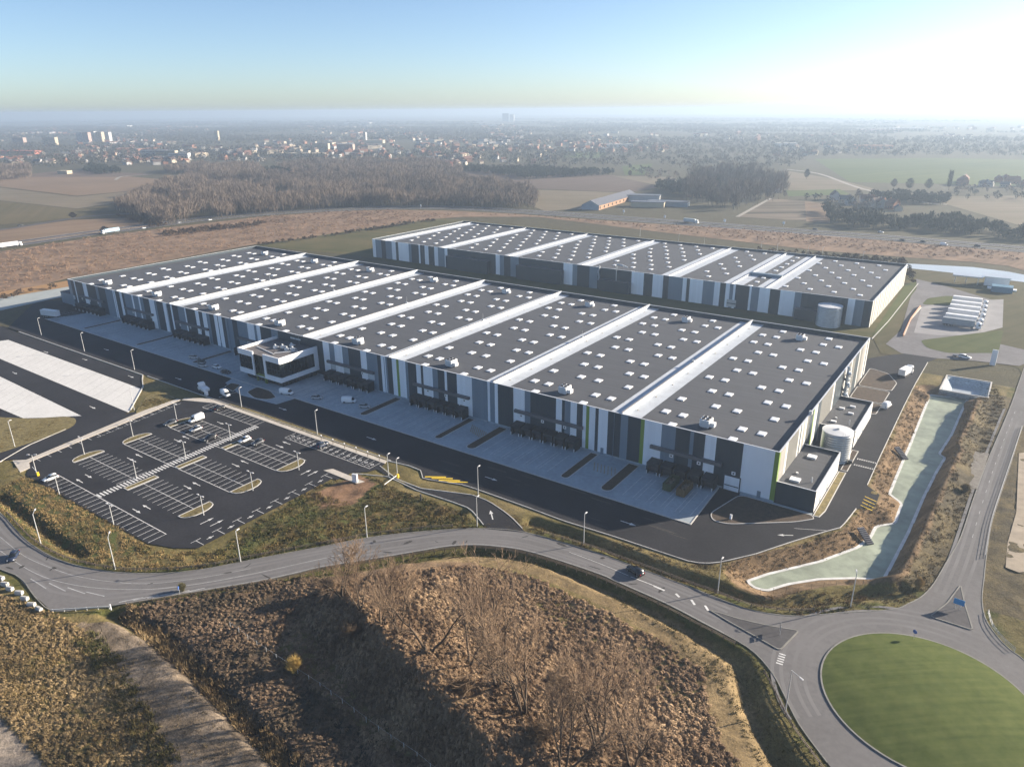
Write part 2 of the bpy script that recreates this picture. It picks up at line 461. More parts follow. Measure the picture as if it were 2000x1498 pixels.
POND_Z = -2.3
POND = GL([(1817,771),(1775,875),(1768,890),(1737,965),(1761,983),(1748,1022),(1711,1028),(1700,1049),(1675,1069),(1600,1097),(1500,1121),(1459,1135),(1470,1146),(1496,1154),(1538,1141),(1600,1131),(1670,1129),(1725,1133),(1748,1090),(1775,1038),(1803,973),(1830,920),(1846,894),(1834,887),(1858,850),(1880,800),(1890,780)], POND_Z)
POND_SMOOTH = []
BASIN = GL([(1852,722),(1925,728),(1930,752),(1845,742)])
BASIN = [(27.5,139.0),(42.5,139.5),(42.5,120.0),(27.0,120.0)]
CREST = [(*G(630,1136,1.2),1.2),(*G(655,1150,3.6),3.6),(*G(700,1180,5.6),5.6),(*G(800,1290,6.2),6.2),(*G(900,1390,6.2),6.2),(*G(1000,1480,6.0),6.0),(*G(1130,1600,6.0),6.0),(*G(1260,1720,6.0),6.0)]
DITCH_S = GL([(560,1126),(640,1113),(718,1102),(826,1086),(925,1074),(990,1079),(1050,1089),(1113,1112),(1176,1141),(1250,1176),(1350,1229),(1438,1284),(1452,1318),(1464,1370),(1488,1425),(1520,1480),(1560,1540)])
DITCH_N = GL([(1040,1018),(1125,1042),(1200,1072),(1300,1114),(1400,1145),(1450,1160),(1510,1176),(1580,1172),(1660,1160),(1760,1150)])
DITCH_W = GL([(0,968),(57,1012),(113,1056),(160,1082)])
DITCH_C = GL([(440,1085),(563,1050),(675,1027),(813,1006),(900,1000)])
DITCH_F = GL([(215,1188),(300,1235),(360,1290),(430,1360),(520,1450),(600,1540)])       # dark furrow beside the farm track
TRACK = GL([(150,1215),(225,1212),(262,1235),(330,1290),(400,1345),(480,1430),(560,1510),(640,1600),(420,1600),(330,1498),(295,1430),(250,1350),(215,1290),(175,1240)])
LANE_SW = GL([(-60,1350),(0,1395),(60,1460),(100,1510),(150,1580),(-60,1640)])

# ------------------------------------------------------------------ ground: one sheet, fine near the camera, out to the horizon
def axis(lo, hi, step, flo, fhi, grow=1.18):
    a = list(np.arange(lo, hi+step*0.5, step))
    s = step; x = a[-1]; up = []
    while x < fhi: s *= grow; x += s; up.append(min(x, fhi))
    s = step; x = a[0]; dn = []
    while x > flo: s *= grow; x -= s; dn.append(max(x, flo))
    return np.array(dn[::-1]+a+up)
AX = axis(-275, 78, 0.8, -13500, 5600)
AY = axis(-162, 136, 0.8, -1400, 13500)
GX, GY = np.meshgrid(AX, AY, indexing='ij')
near = (GX > -276) & (GX < 80) & (GY > -163) & (GY < 137)
paved = np.zeros(GX.shape, bool)
for P in (road_poly, YARD, CARPARK, EXITROAD, TRUCKPARK, ACCESS_L): paved |= inside(P, GX, GY)
def blur(a, k):
    a = a.astype(float)
    for ax in (0, 1):
        c = np.cumsum(np.pad(a, [(k+1, k) if i == ax else (0, 0) for i in (0, 1)], mode='edge'), axis=ax)
        n = a.shape[ax]
        a = (np.take(c, np.arange(2*k+1, 2*k+1+n), axis=ax)-np.take(c, np.arange(0, n), axis=ax))/(2*k+1)
    return a
pb = blur(paved, 2)
free = np.clip(1-pb*1.6, 0, 1)
free2 = np.clip(1-blur(paved, 5)*1.8, 0, 1)
H = -0.14*np.clip(pb*3, 0, 1) - 0.02*(1-np.clip(pb*3, 0, 1))
rough = np.zeros(GX.shape)
rough += (vnoise(GX, GY, 9, 1)-0.5)*0.7+(vnoise(GX, GY, 2.6, 2)-0.5)*0.55+(vnoise(GX, GY, 1.3, 3)-0.5)*0.35
dS, _, _ = seg_dist(road_poly, GX, GY, True)
# spoil bank with the bare trees
dC, sC, zC = seg_dist(CREST, GX, GY)
left = sC < 0
mound = np.where(left, np.clip(1-dC/9.5, 0, 1)**1.25, 0.0)
fall = np.clip(1-(dC-1)/34.0, 0, 1)**1.15
mound = np.where(left, mound, fall)*zC
endcap = np.clip((dS-2.5)/9.0, 0, 1)
mound = mound*endcap*(0.78+0.42*vnoise(GX, GY, 8.0, 55))
mound_mask = mound > 0.25
H += mound*free2
H += np.where(mound_mask & near, (vnoise(GX*1.6, GY, 3.0, 5)-0.5)*1.1*np.clip(mound/1.5, 0, 1), 0)*free2
H += np.where(near, rough*0.5*free2, 0)
for D, dep, w in ((DITCH_S, 1.7, 2.6), (DITCH_N, 1.5, 2.4), (DITCH_W, 1.3, 2.2), (DITCH_C, 0.9, 2.0), (DITCH_F, 1.5, 2.6)):
    d, _, _ = seg_dist(D, GX, GY)
    H -= dep*np.clip(1-(d/w)**2, 0, 1)*free
dP, _, _ = seg_dist(POND, GX, GY, True)
inP = inside(POND, GX, GY)
BERM = GL([(1745,1140),(1800,1040),(1850,940),(1880,850),(1905,790)])
dB, _, _ = seg_dist(BERM, GX, GY)
bw = np.where(dB < 9, 3.3, 5.6)
bank = np.where(inP, POND_Z-0.5, (POND_Z-0.05)*np.clip(1-(dP-0.2)/bw, 0, 1))
H = np.where(near & ((dP < 5.8) | inP), np.minimum(bank*np.where(inP, 1, free)+np.where(inP, 0, rough*0.25*np.clip(dP/3, 0, 1)*free2), H+5*inP), H)
# low berm on the road side of the pond
BERM = GL([(1745,1140),(1800,1040),(1850,940),(1880,850),(1905,790)])
dB, _, _ = seg_dist(BERM, GX, GY)
H += np.where(near, 1.9*np.clip(1-dB/5.0, 0, 1)*free2*np.where(inP, 0, np.clip((dP-0.8)/2.5, 0, 1)), 0)
inB = inside(BASIN, GX, GY); dBa, _, _ = seg_dist(BASIN, GX, GY, True)
H = np.where(inB, -0.1-np.minimum(dBa*0.8, 3.4), H)
B2 = [(18.5,113.6),(36.0,114.4)]
dB2, _, _ = seg_dist(B2, GX, GY)
H += np.where(near & ~inB & ~inP, 1.5*np.clip(1-dB2/4.4, 0, 1)*free2, 0)
H = np.where(near, H, -0.12)

def hgt(x, y):
    x = np.asarray(x, float); y = np.asarray(y, float)
    i = np.clip(np.searchsorted(AX, x)-1, 0, len(AX)-2); j = np.clip(np.searchsorted(AY, y)-1, 0, len(AY)-2)
    u = (x-AX[i])/(AX[i+1]-AX[i]); v = (y-AY[j])/(AY[j+1]-AY[j])
    return (H[i,j]*(1-u)+H[i+1,j]*u)*(1-v)+(H[i,j+1]*(1-u)+H[i+1,j+1]*u)*v

# land cover colours (the plants' and soil's own colours)
TAN = np.array([0.20,0.135,0.066]); OLIVE = np.array([0.12,0.10,0.038]); GRASS = np.array([0.065,0.076,0.025])
EARTH = np.array([0.105,0.066,0.04]); BRACKEN = np.array([0.115,0.073,0.044]); GRAVEL = np.array([0.185,0.145,0.105]); FAR = np.array([0.07,0.062,0.034])
n1 = vnoise(GX, GY, 14, 21); n2 = vnoise(GX, GY, 4, 22)
mixv = np.clip((n1*0.6+n2*0.4-0.35)*3, 0, 1)[..., None]
tint = OLIVE*(1-mixv)+np.array([0.18,0.14,0.062])*mixv
tint = np.where(near[..., None], tint, FAR)
def paint(mask, c, soft=None):
    global tint
    tint = np.where(mask[..., None], np.asarray(c), tint)
meadow_sw = inside(GL([(-80,1140),(120,1205),(170,1240),(260,1360),(360,1498),(420,1600),(-200,1700)]), GX, GY)
m3 = np.clip((vnoise(GX, GY, 5, 31)*0.6+vnoise(GX, GY, 1.8, 32)*0.5-0.3)*2, 0, 1)[..., None]
tint = np.where(meadow_sw[..., None], OLIVE*(1-m3)+TAN*m3, tint)
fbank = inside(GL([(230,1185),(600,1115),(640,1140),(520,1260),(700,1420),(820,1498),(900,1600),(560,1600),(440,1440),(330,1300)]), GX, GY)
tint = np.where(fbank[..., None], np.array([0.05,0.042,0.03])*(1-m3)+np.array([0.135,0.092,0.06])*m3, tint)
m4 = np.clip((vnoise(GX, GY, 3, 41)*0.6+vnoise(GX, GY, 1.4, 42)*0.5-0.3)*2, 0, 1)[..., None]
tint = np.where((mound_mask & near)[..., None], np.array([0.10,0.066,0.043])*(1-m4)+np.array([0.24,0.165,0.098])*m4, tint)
mow = near & (seg_dist(GL([(770,1080),(925,1080),(1040,1098),(1150,1140),(1290,1215),(1395,1290),(1425,1370),(1450,1450),(1480,1520)]), GX, GY)[0] < 4.2)
tint = np.where(mow[..., None], np.array([0.20,0.145,0.075])*(0.8+0.4*m4), tint)
vergeS = near & (dS < 2.4) & ~paved
tint = np.where(vergeS[..., None], OLIVE*(1-m4)+np.array([0.07,0.075,0.022])*m4, tint)
greenc = inside(GL([(400,1100),(470,1040),(600,960),(705,935),(800,965),(905,1000),(935,1028),(760,1042),(560,1078)]), GX, GY)
tint = np.where((greenc & near & ~vergeS)[..., None], GRASS*(1-m3)+np.array([0.12,0.085,0.038])*m3, tint)
soil_c = inside(GL([(610,965),(700,925),(735,945),(690,985),(625,995)]), GX, GY)
tint = np.where(soil_c[..., None], np.array([0.19,0.115,0.07])*(0.75+0.5*m4), tint)
furrow = inside(GL([(0,960),(60,930),(110,955),(290,1075),(220,1095),(110,1070),(40,1020)]), GX, GY)
tint = np.where(furrow[..., None], np.where((np.sin((GX*0.5+GY*0.87)*1.7) > 0)[..., None], GRASS*1.05, np.array([0.10,0.08,0.036])), tint)
tint = np.where(((dP < 5.2) & ~inP & near)[..., None], np.array([0.155,0.105,0.06])*(0.7+0.6*m4), tint)
eastv = inside([(33,-20),(60,-20),(60,125),(38,125)], GX, GY) & (dP > 4.5)
tint = np.where((eastv & near)[..., None], np.array([0.06,0.05,0.032])*(1-m3)+np.array([0.12,0.095,0.05])*m3, tint)
tint = np.where(inside(TRACK, GX, GY)[..., None], GRAVEL*(0.6+0.65*m4), tint)
tint = np.where(inside(LANE_SW, GX, GY)[..., None], np.array([0.24,0.2,0.16])*(0.85+0.3*m4), tint)
tint = np.where(inP[..., None], np.array([0.12,0.13,0.1]), tint)
tint = np.where(inB[..., None], np.array([0.36,0.42,0.46]), tint)
nx, ny = GX.shape
V = np.stack([GX, GY, H], -1).reshape(-1, 3)
I = np.arange(nx*ny).reshape(nx, ny)
Q = np.stack([I[:-1,:-1], I[1:,:-1], I[1:,1:], I[:-1,1:]], -1).reshape(-1, 4)
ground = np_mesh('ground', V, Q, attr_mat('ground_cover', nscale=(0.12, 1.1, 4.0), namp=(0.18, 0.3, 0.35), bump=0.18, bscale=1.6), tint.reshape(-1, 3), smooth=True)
ground['kind'] = 'structure'

# ------------------------------------------------------------------ roads, yards, markings
structure('road', MB().sheet(road_poly, 0.0), MT['asphalt_old'])
structure('service_road', MB().sheet(YARD, 0.006), MT['asphalt_new'])
structure('car_park', MB().sheet(CARPARK, 0.016), MT['asphalt_new'])
structure('exit_road', MB().sheet(EXITROAD, 0.012), MT['asphalt_new'])
structure('truck_park', MB().sheet(TRUCKPARK, 0.014), MT['asphalt_new'])
structure('access_lane', MB().sheet([(-201,-104),(-196,-104.5),(-197,-92),(-203.5,-62),(-207,-64)], 0.020), MT['asphalt_new'])
structure('dock_yard', MB().sheet(APRON, 0.03), MT['concrete'])
b = MB()
b.sheet([(-341.6,-49.2),(-225.7,-49.2),(-207.4,-64.6),(-313.0,-63.8),(-345,-58)], 0.03)
b.sheet([(-345,-73.8),(-288.3,-73.8),(-218.5,-75.6),(-226,-82.5),(-233.5,-88.2),(-250.2,-88.8),(-345,-89.5)], 0.03)
structure('truck_bays', b, MT['concrete_white'])
b = MB()
def bays(x0, x1, y0, y1, n, b, w=0.1, z=0.045):
    for i in range(n+1):
        x = x0+(x1-x0)*i/n
        b.ribbon([(x, y0), (x+0.0, y1)], w, z)
for k in range(20):
    x = -338+k*5.6
    b.ribbon([(x,-49.5),(x+9.0,-63.6)], 0.16, 0.04)
    if x > -330: b.ribbon([(x-20,-74.2),(x-10,-88.4)], 0.16, 0.04)
structure('truck_bay_markings', b, MT['paint_faint'])

def arrow(b, x, y, ang, z, s=1.0):
    s *= .85
    ca, sa = math.cos(ang), math.sin(ang)
    def T(u, v): return (x+(u*ca-v*sa)*s, y+(u*sa+v*ca)*s, z)
    b.add([T(-2.4,-.14),T(.4,-.14),T(.4,.14),T(-2.4,.14)], [(0,1,2,3)])
    b.add([T(.4,-.55),T(2.2,0),T(.4,.55)], [(0,1,2)])

# car park markings: rows of 2.5 m stalls
b = MB(); Z0 = 0.03
def stall_row(x0, x1, ya, yb, w=0.15):
    n = max(1, round((x1-x0)/2.5))
    for i in range(n+1):
        x = x0+(x1-x0)*i/n
        b.ribbon([(x, ya), (x, yb)], w, Z0)
stall_row(-179.2,-121.9,-106.5,-101.9)
b.ribbon([(-179.4,-101.8),(-121.8,-101.8)], 0.2, Z0)
for yc in (-90.5,-74.8,-59.0):
    stall_row(-183.0 if yc > -89 else -182.5,-158.5,yc-4.6,yc+4.6)
    stall_row(-152.0,-127.5,yc-4.6,yc+4.6)
    b.ribbon([(-182.5,yc),(-158.5,yc)], 0.16, Z0)
    b.ribbon([(-152.0,yc),(-125.5,yc)], 0.16, Z0)
for yc, sgn in ((-74.8,-1),(-59.0,-1)):
    b.ribbon([(-184,yc-4.75),(-127,yc-4.75)], 0.2, Z0)
b.ribbon([(-183,-54.3),(-125,-54.3)], 0.16, Z0)
stall_row(-190.0,-160.5,-46.9,-42.6); b.ribbon([(-190,-46.9),(-160.5,-46.9)], 0.16, Z0)
stall_row(-143.8,-105.0,-47.2,-42.7); b.ribbon([(-143.8,-47.25),(-104.8,-47.25)], 0.16, Z0)
for i in range(15):
    x = -142.5+i*2.59
    b.lathe([(0.32,Z0),(0.55,Z0)], 10, (x,-44.9)); b.ribbon([(x-.5,-46.3),(x+.5,-46.3)], 0.18, Z0)
for i in range(16):                       # parallel bays on the west and east edges, T shaped ticks
    t = i/15
    y = -100.5+t*50; x = -195.0-7.3*t+1.4
    b.ribbon([(x-1.6,y),(x+1.0,y+.05)], 0.15, Z0)
    if i > 5: b.ribbon([(x+0.9,y-1.3),(x+1.0,y+1.3)], 0.15, Z0)
for i in range(8):
    y = -99.3+i*5.95
    b.ribbon([(-109.6,y),(-112.9,y)], 0.15, Z0)
    b.ribbon([(-112.9,y-1.4),(-112.9,y+1.4)], 0.15, Z0)
    if i < 7:
        b.lathe([(0.0,Z0),(0.45,Z0)], 10, (-111.2,y+2.9)); b.ribbon([(-111.2,y+1.9),(-111.2,y+3.9)], 0.2, Z0)
for i in range(56):                       # zebra path through the rows
    y = -101.6+i*0.99
    x = -157.2-3.4*(i/56)
    b.add([(x,y,Z0+.002),(x+2.7,y,Z0+.002),(x+2.7,y+.5,Z0+.002),(x,y+.5,Z0+.002)], [(0,1,2,3)])
for (px, py, a) in ((155,939,PI),(173,930,0),(255,897,0),(271,889.6,PI),(267,998,0),(286,990,PI),(383,945,PI),(367,952,0),(347,861,0),(362,854,PI),(431,826.5,0),(559,865,PI),(547,872,0),(477,902,PI),(461,909,0),(405,1017,1.55),(424,1021,1.55),(598,922,1.55),(612,924,1.55)):
    x, y = G(px, py); arrow(b, x, y, a, Z0+.002, 1.0)
structure('parking_markings', b, MT['paint'])

b = MB(); Z1 = 0.022
for (px, py, a) in ((208,683,0),(349,740,0),(553,799,0),(726,856.5,0),(960,935,0),(1228,1022,0)):
    x, y = G(px, py); arrow(b, x, y, 0, Z1, 1.15)
for (px, py) in ((960,1005),):
    x, y = G(px, py); arrow(b, x, y, 2.35, Z1, 1.2)
for (px, py, a) in ((1533,1045,0.55),):
    x, y = G(px, py); arrow(b, x, y, PI+a, Z1, 1.0); b.ribbon([(x+1,y+4.5),(x+8,y+8)], 0.12, Z1)
for k in range(9):                         # toothed crossing on the east lane
    for (yy, s) in ((41.0, 1), (35.6, -1)):
        x = 13.2+k*0.62
        b.add([(x,yy,Z1),(x+.45,yy,Z1),(x+.22,yy-1.1*s,Z1)], [(0,1,2) if s < 0 else (0,2,1)])
for k in range(8):
    x, y = G(436+k*4.2, 773-k*1.2); b.ribbon([(x,y-1.8),(x,y+1.8)], 0.5, Z1)
structure('lane_arrows', b, MT['paint'])
for nm, lst in (('green', [(90,688,0),(166,702.5,0),(256,736,0),(29,729,0),(181,796,0)]),):
    b = MB()
    for px, py, a in lst:
        x, y = G(px, py); arrow(b, x, y, a, 0.05, 1.1)
    structure('truck_park_arrows', b, MT['paint'])

b = MB()                                    # dock bays painted on the concrete
b2 = MB()
DOCK0 = [-44.2, -91.2, -135.5, -179.5, -231.0, -277.0, -326.0, -374.0]
dock_groups = []
for (xa, n, pitch) in ((-35.9,5,4.15),(-84.3,6,4.15),(-128.9,6,4.15),(-174.5,6,4.15),(-232.0,6,4.15),(-279.5,6,4.15),(-325.0,6,4.15),(-372.0,6,4.15)):
    dock_groups.append((xa, n, pitch))
    for i in range(n):
        x = xa+i*pitch
        b.ribbon([(x+.35,-6.2),(x+.35,-19.3)], 0.13, 0.05)
        b.ribbon([(x+3.35,-6.2),(x+3.35,-19.3)], 0.13, 0.05)
b.ribbon([(-148,-6.4),(-148,-19)], 0.12, 0.05); b.ribbon([(-151,-6.4),(-151,-19)], 0.12, 0.05)
structure('dock_bay_markings', b, MT['paint'])
b = MB()                                    # faded hatching between the green islands
for k in range(9):
    x = -99.3+k*0.95
    b.ribbon([(x,-4.5-k*.3),(x+3.0,-9.6-k*.35)], 0.35, 0.05)
for k in range(7):
    x = -51.5+k*1.15
    b.ribbon([(x,-6.0),(x+2.5,-11.0)], 0.3, 0.05)
structure('faded_yard_hatching', b, M('faded_yellow_paint', (0.30,0.25,0.17), 0.8, 0.25, 0.6))
b = MB()
for k, (x0, y0) in enumerate([G(830,931),G(843,934),G(857,938),G(872,941)]):
    b.ribbon([(x0,y0),(x0+5.2,y0+3.3)], 0.55, 0.024)
hx, hy = G(1697,975)
for k in range(4):
    b.ribbon([(hx-1.2,hy-4.6+k*1.9),(hx+1.9,hy-5.9+k*1.9)], 0.25, 0.024)
structure('yellow_hatching', b, MT['yellow'])
structure('fire_bay', MB().sheet(GL([(1694,948),(1718,966),(1709,990),(1672,994)]), 0.010), MT['asphalt_new'])

# main road markings
mid = [((a[0]+c[0])/2, (a[1]+c[1])/2) for a, c in zip(smooth_line(ROAD_N[2:34],1), smooth_line(ROAD_N[2:34],1))]
def resample(pts, step):
    P = np.array(pts, float); d = np.r_[0, np.cumsum(np.hypot(*np.diff(P, axis=0).T))]
    t = np.arange(0, d[-1], step)
    return list(zip(np.interp(t, d, P[:,0]), np.interp(t, d, P[:,1])))
rn = resample(smooth_line(ROAD_N, 4), 1.0); rs = resample(smooth_line(ROAD_S, 4), 1.0)
RS = np.array(rs)
center = []
for p in rn:
    if -175 < p[0] < 12 and p[1] < -40:
        d = np.hypot(RS[:,0]-p[0], RS[:,1]-p[1]); k = int(d.argmin())
        if d[k] < 26: center.append(((p[0]*0.52+RS[k,0]*0.48), (p[1]*0.52+RS[k,1]*0.48), d[k]))
b = MB()
tr = MB()
LN = [(p, RS[int(np.hypot(RS[:,0]-p[0], RS[:,1]-p[1]).argmin())]) for p in rn if -165 < p[0] < 8 and p[1] < -40]
for off in (.2,.34,.64,.78):
    line = [(p[0]*(1-off)+q[0]*off, p[1]*(1-off)+q[1]*off) for p, q in LN][::3]
    line = [line[0]]+[l for a_, l in zip(line, line[1:]) if math.hypot(l[0]-a_[0], l[1]-a_[1]) > .8]
    tr.ribbon(line, .75, 0.005+off*.002)
for r_ in (21.0,22.7,25.0,26.6):
    tr.ribbon([(ISLAND_C[0]+r_*math.cos(t), ISLAND_C[1]+r_*math.sin(t)) for t in np.linspace(1.2,3.9,50)], .7, .006+r_*.0001)
NRT = smooth_line(GL([(1850,1165),(1880,1090),(1905,1010),(1930,930),(1955,860),(1978,800)]),6)
for o_ in (-2.4,-.8,1.0,2.6): tr.ribbon(NRT, .7, .007+o_*.0003, 0, o_)
rp = MB(); rdp = random.Random(8)
for k in range(26):
    p, q = LN[rdp.randrange(len(LN))]; t = rdp.uniform(.12,.88); x = p[0]*(1-t)+q[0]*t; y = p[1]*(1-t)+q[1]*t
    a = rdp.uniform(0,PI); L_ = rdp.uniform(.5,2.0); w_ = rdp.uniform(.12,.5)
    rp.add([(x+math.cos(a)*u*L_-math.sin(a)*v*w_, y+math.sin(a)*u*L_+math.cos(a)*v*w_, .011+k*.0002) for u, v in ((-1,-.4),(-.3,-1),(.6,-.8),(1,.1),(.5,.9),(-.5,.7))], [(0,1,2,3,4,5)])
for k in range(22):
    x = rdp.uniform(-105,5); y = rdp.uniform(-38,-24); L_ = rdp.uniform(.8,5); w_ = rdp.uniform(.1,.5)
    rp.add([(x+u*L_, y+v*w_, .0165+k*.0002) for u, v in ((-1,-.4),(-.3,-1),(.6,-.8),(1,.1),(.5,.9),(-.5,.7))], [(0,1,2,3,4,5)])
structure('road_stains', rp, M('dark_stain', (0.055,0.052,0.05), 0.85, 0.3, 1.5, spec=.1))
structure('wheel_tracks', tr, M('polished_asphalt', (0.165,0.16,0.16), 0.8, 0.15, 0.08, spec=.12))
bf = MB()
CP = [(c[0],c[1]) for c in center]
cw = [c for c in CP if c[0] < -78]; ce = [c for c in CP if c[0] > -30]
bf.ribbon(resample(smooth_line(GL([(0,1075),(35,1100),(75,1122),(125,1138),(200,1149),(300,1150),(400,1138),(500,1119),(600,1097),(700,1076)]),5),2.0), 0.14, 0.01)
bf.ribbon(resample(smooth_line(GL([(0,1048),(45,1084),(90,1105),(150,1125),(230,1137),(300,1139),(400,1127),(500,1108)]),5),2.0), 0.12, 0.01)
for i in range(9):
    a0 = G(60+i*36, 1130+i*8.5) if i < 4 else G(120+i*28, 1176-(i-4)*4)
    a1 = G(90+i*38, 1149+i*5.0) if i < 4 else G(160+i*30, 1166-(i-4)*4.5)
    bf.ribbon([a0, a1], 0.25, 0.01)
edgeS = [p for p in rs if -100 < p[0] < 8]
bf.ribbon([(p[0]-0.25,p[1]+0.3) for p in edgeS[::2]], 0.12, 0.01)
b.ribbon(resample(smooth_line(GL([(1232,1126),(1274,1142),(1300,1153)]),3),2.0), 0.22, 0.012)
for (p, q_) in (((1277,1144),(1298,1153)),((1320,1159),(1327,1166)),((1350,1171),(1357,1181)),((1377,1182),(1383,1192))):
    b.ribbon([G(*p),G(*q_)], 0.5, 0.016)
b.ribbon(resample(smooth_line(GL([(1112,1078),(1176,1102),(1232,1126)]),3),2.0), 0.1, 0.012)
for k in range(5):
    x, y = G(1522+k*1.5, 1296-k*4.5); b.ribbon([(x-.6,y),(x+.6,y+.15)], 0.3, 0.012)
structure('road_markings', b, MT['paint'])
NR1 = resample(smooth_line(GL([(1899,1050),(1921,975),(1946,900),(1966,845),(1986,795)]),4), 1.0)
for i in range(0, len(NR1)-3, 7): bf.ribbon(NR1[i:i+3], 0.12, 0.01)
structure('worn_road_markings', bf, MT['paint_faint'])

# kerbs and paths
b = MB()
b.sweep([(-352,-40.3),(-241,-40.3),(-237,-42.8),(-228,-47.6),(-209,-63.2)], 0.35, -0.1, 0.22)
structure('low_kerb_wall', b, MT['kerb'])
b = MB()
for line in ([(-103.5,-39.9),(-239,-39.9)], GL([(758,900),(800,910),(822,919),(826,935),(905,947),(938,958),(1025,989),(1100,1017),(1200,1048),(1275,1073),(1345,1096),(1375,1101),(1410,1097.5),(1475,1082),(1550,1057),(1613,1038),(1643,1030),(1660,1009),(1673,992)]),
             GL([(1694,947),(1720,889),(1765,794),(1788,749),(1813,706)]), GL([(742,910),(775,936),(823,954),(880,961),(925,967),(955,979),(985,999),(1000,1011),(1027,1039)]), GL([(695,925),(758,931),(815,958),(880,979),(918,993),(935,1013),(950,1032)]),
             GL([(0,902),(55,870),(130,838)])):
    b.sweep(resample(line, 2.5), 0.22, -0.1, 0.13)
structure('kerb', b, MT['kerb'])
b = MB()
b.sweep([(-367,-21.75),(-14.2,-23.15),(-15.0,-0.5)], 0.3, 0.0, 0.2)
structure('yard_edge_kerb', b, MT['kerb'])
b = MB()
for ln in (ROAD_N[1:], ROAD_S[:-2], ROAD_E[1:]):
    b.sweep(resample(smooth_line(ln, 3), 2.0), 0.2, -0.12, 0.07)
DKERB = M('dull_kerb', (0.19,0.185,0.17), 0.85, 0.2, 0.6)
structure('road_edge_kerb', b, DKERB)
b = MB()
b.prism([(-203.3,-47.0),(-205.0,-47.6),(-196.6,-104.0),(-200.8,-106.0),(-189.2,-107.4),(-190.0,-104.6),(-194.3,-103.2),(-195.0,-101.5)][:2]+[(-204.6,-60.0),(-197.0,-102.6),(-200.0,-105.2),(-189.6,-107.4),(-190.2,-104.4),(-194.6,-102.8),(-202.8,-48.0)], 0.0, 0.12)
b.prism([(-202.6,-47.2),(-189.9,-42.2),(-103.4,-42.4),(-104.2,-40.7),(-190.0,-40.5),(-196.0,-40.6),(-203.4,-45.6)], 0.0, 0.115)
structure('footpath', b, MT['paving'])
VSTRIP = [(-186.0,-40.45),(-104.0,-40.65),(-105.5,-38.9),(-122.0,-38.5),(-172.0,-38.4),(-184.0,-39.2)]
structure('verge_strip', MB().sheet(VSTRIP, 0.05), MT['bank'])
structure('entrance_slab', MB().prism(GL([(632,919),(650,916),(712,941),(697,945)]), 0.0, 0.12), MT['paving'])

# planted islands of the car park and yard
def island(name, pts, mt_in, kerbw=0.25, z=0.12, km='kerb'):
    root = structure(name, MB().sheet(pts, z-0.02), mt_in)
    k = MB().sweep(list(pts), kerbw, 0.0, z+0.02, closed=True).build('kerb', DKERB if km == 'dull' else MT['kerb'], root)
    return root
def capsule(x0, x1, y0, y1, round_left=False, round_right=False):
    r = (y1-y0)/2; yc = (y0+y1)/2; out = []
    if round_right:
        out += [(x1-r*0.55+r*0.55*math.cos(t)*1.0, yc+r*math.sin(t)) for t in np.linspace(-PI/2, PI/2, 9)]
    else: out += [(x1,y0),(x1,y1)]
    if round_left:
        out += [(x0+r*0.55+r*0.55*math.cos(t), yc+r*math.sin(t)) for t in np.linspace(PI/2, 1.5*PI, 9)]
    else: out += [(x0,y1),(x0,y0)]
    return out
for yc in (-90.5,-74.8,-59.0):
    island('planted_island', capsule(-186.2,-183.0,yc-4.6,yc+4.6,True,False), MT['bank'])
    island('planted_island', capsule(-154.3,-152.4,yc-4.6,yc+4.6), MT['bank'])
    island('planted_island', capsule(-127.2,-123.6,yc-4.6,yc+4.6,False,True), MT['bank'])
def slot(x, w, y0=-19.8, y1=-1.0, skew=0.0):
    r = w/2
    return [(x+r*math.cos(t)+skew*0, y0+r+r*math.sin(t)) for t in np.linspace(PI, 2*PI, 7)]+[(x+r+skew,y1),(x-r+skew,y1)]
for x, w in ((-40.9,3.4),(-54.3,2.6),(-89.0,3.3),(-102.4,2.5),(-136.8,3.0),(-238.0,2.4),(-282.6,2.4),(-330.6,2.4)):
    island('yard_island', slot(x, w), MT['soil'])
corner_bed = rounded([G(1480,962),G(1518,982),G(1585,1004),G(1586,1011),G(1478,1039),G(1440,1032),G(1409,1012),G(1411,1000)], 3.0, 3)
corner_bed = rounded([(-8.8,-1.0),(10.3,-1.2),(11.2,-2.6),(7.5,-7.0),(-6.2,-17.5),(-10.2,-18.2),(-12.0,-15.0)], 2.2, 4)
island('corner_bed', corner_bed, MT['soil'])
island('side_bed', [(10.6,-1.2),(12.0,-1.0),(12.6,3.0),(12.4,28.8),(10.6,28.6)], MT['bank'])
island('side_bed', [(10.8,30.0),(12.5,30.0),(12.5,46.0),(10.8,46.0)], MT['soil'])
for pts in ([(0.8,80.0),(11.5,80.0),(11.8,91.0),(0.8,91.0)],[(0.8,92.2),(11.8,92.2),(12.0,106.5),(0.8,106.5)],[(0.8,107.6),(12.2,107.6),(12.6,118.0),(8.0,128.0),(0.8,131.0)]):
    island('back_bed', rounded(pts, 1.6, 3), MT['soil'])
island('gate_bed', rounded(GL([(482,766),(502,756),(528,764),(540,777),(520,781),(497,778)]), 1.5, 3), MT['soil'])
island('plaza_bed', rounded(GL([(438,756),(452,748),(470,752),(455,765)]), 1.0, 3), MT['soil'])
structure('office_plaza', MB().sheet(GL([(440,748),(470,728),(550,762),(620,738),(628,745),(585,776),(540,790),(470,772)]), 0.036), MT['concrete'])
structure('verge', MB().sheet(rounded(GL([(-60,812),(60,818),(130,813),(150,818),(146,832),(110,848),(0,885),(-60,900)]),3.0,4), 0.06), MT['bank'])
structure('gate_verge', MB().sheet(rounded(GL([(265,803),(288,772),(322,766),(345,779),(300,800),(268,812)]),2.0,3), 0.06), MT['bank'])

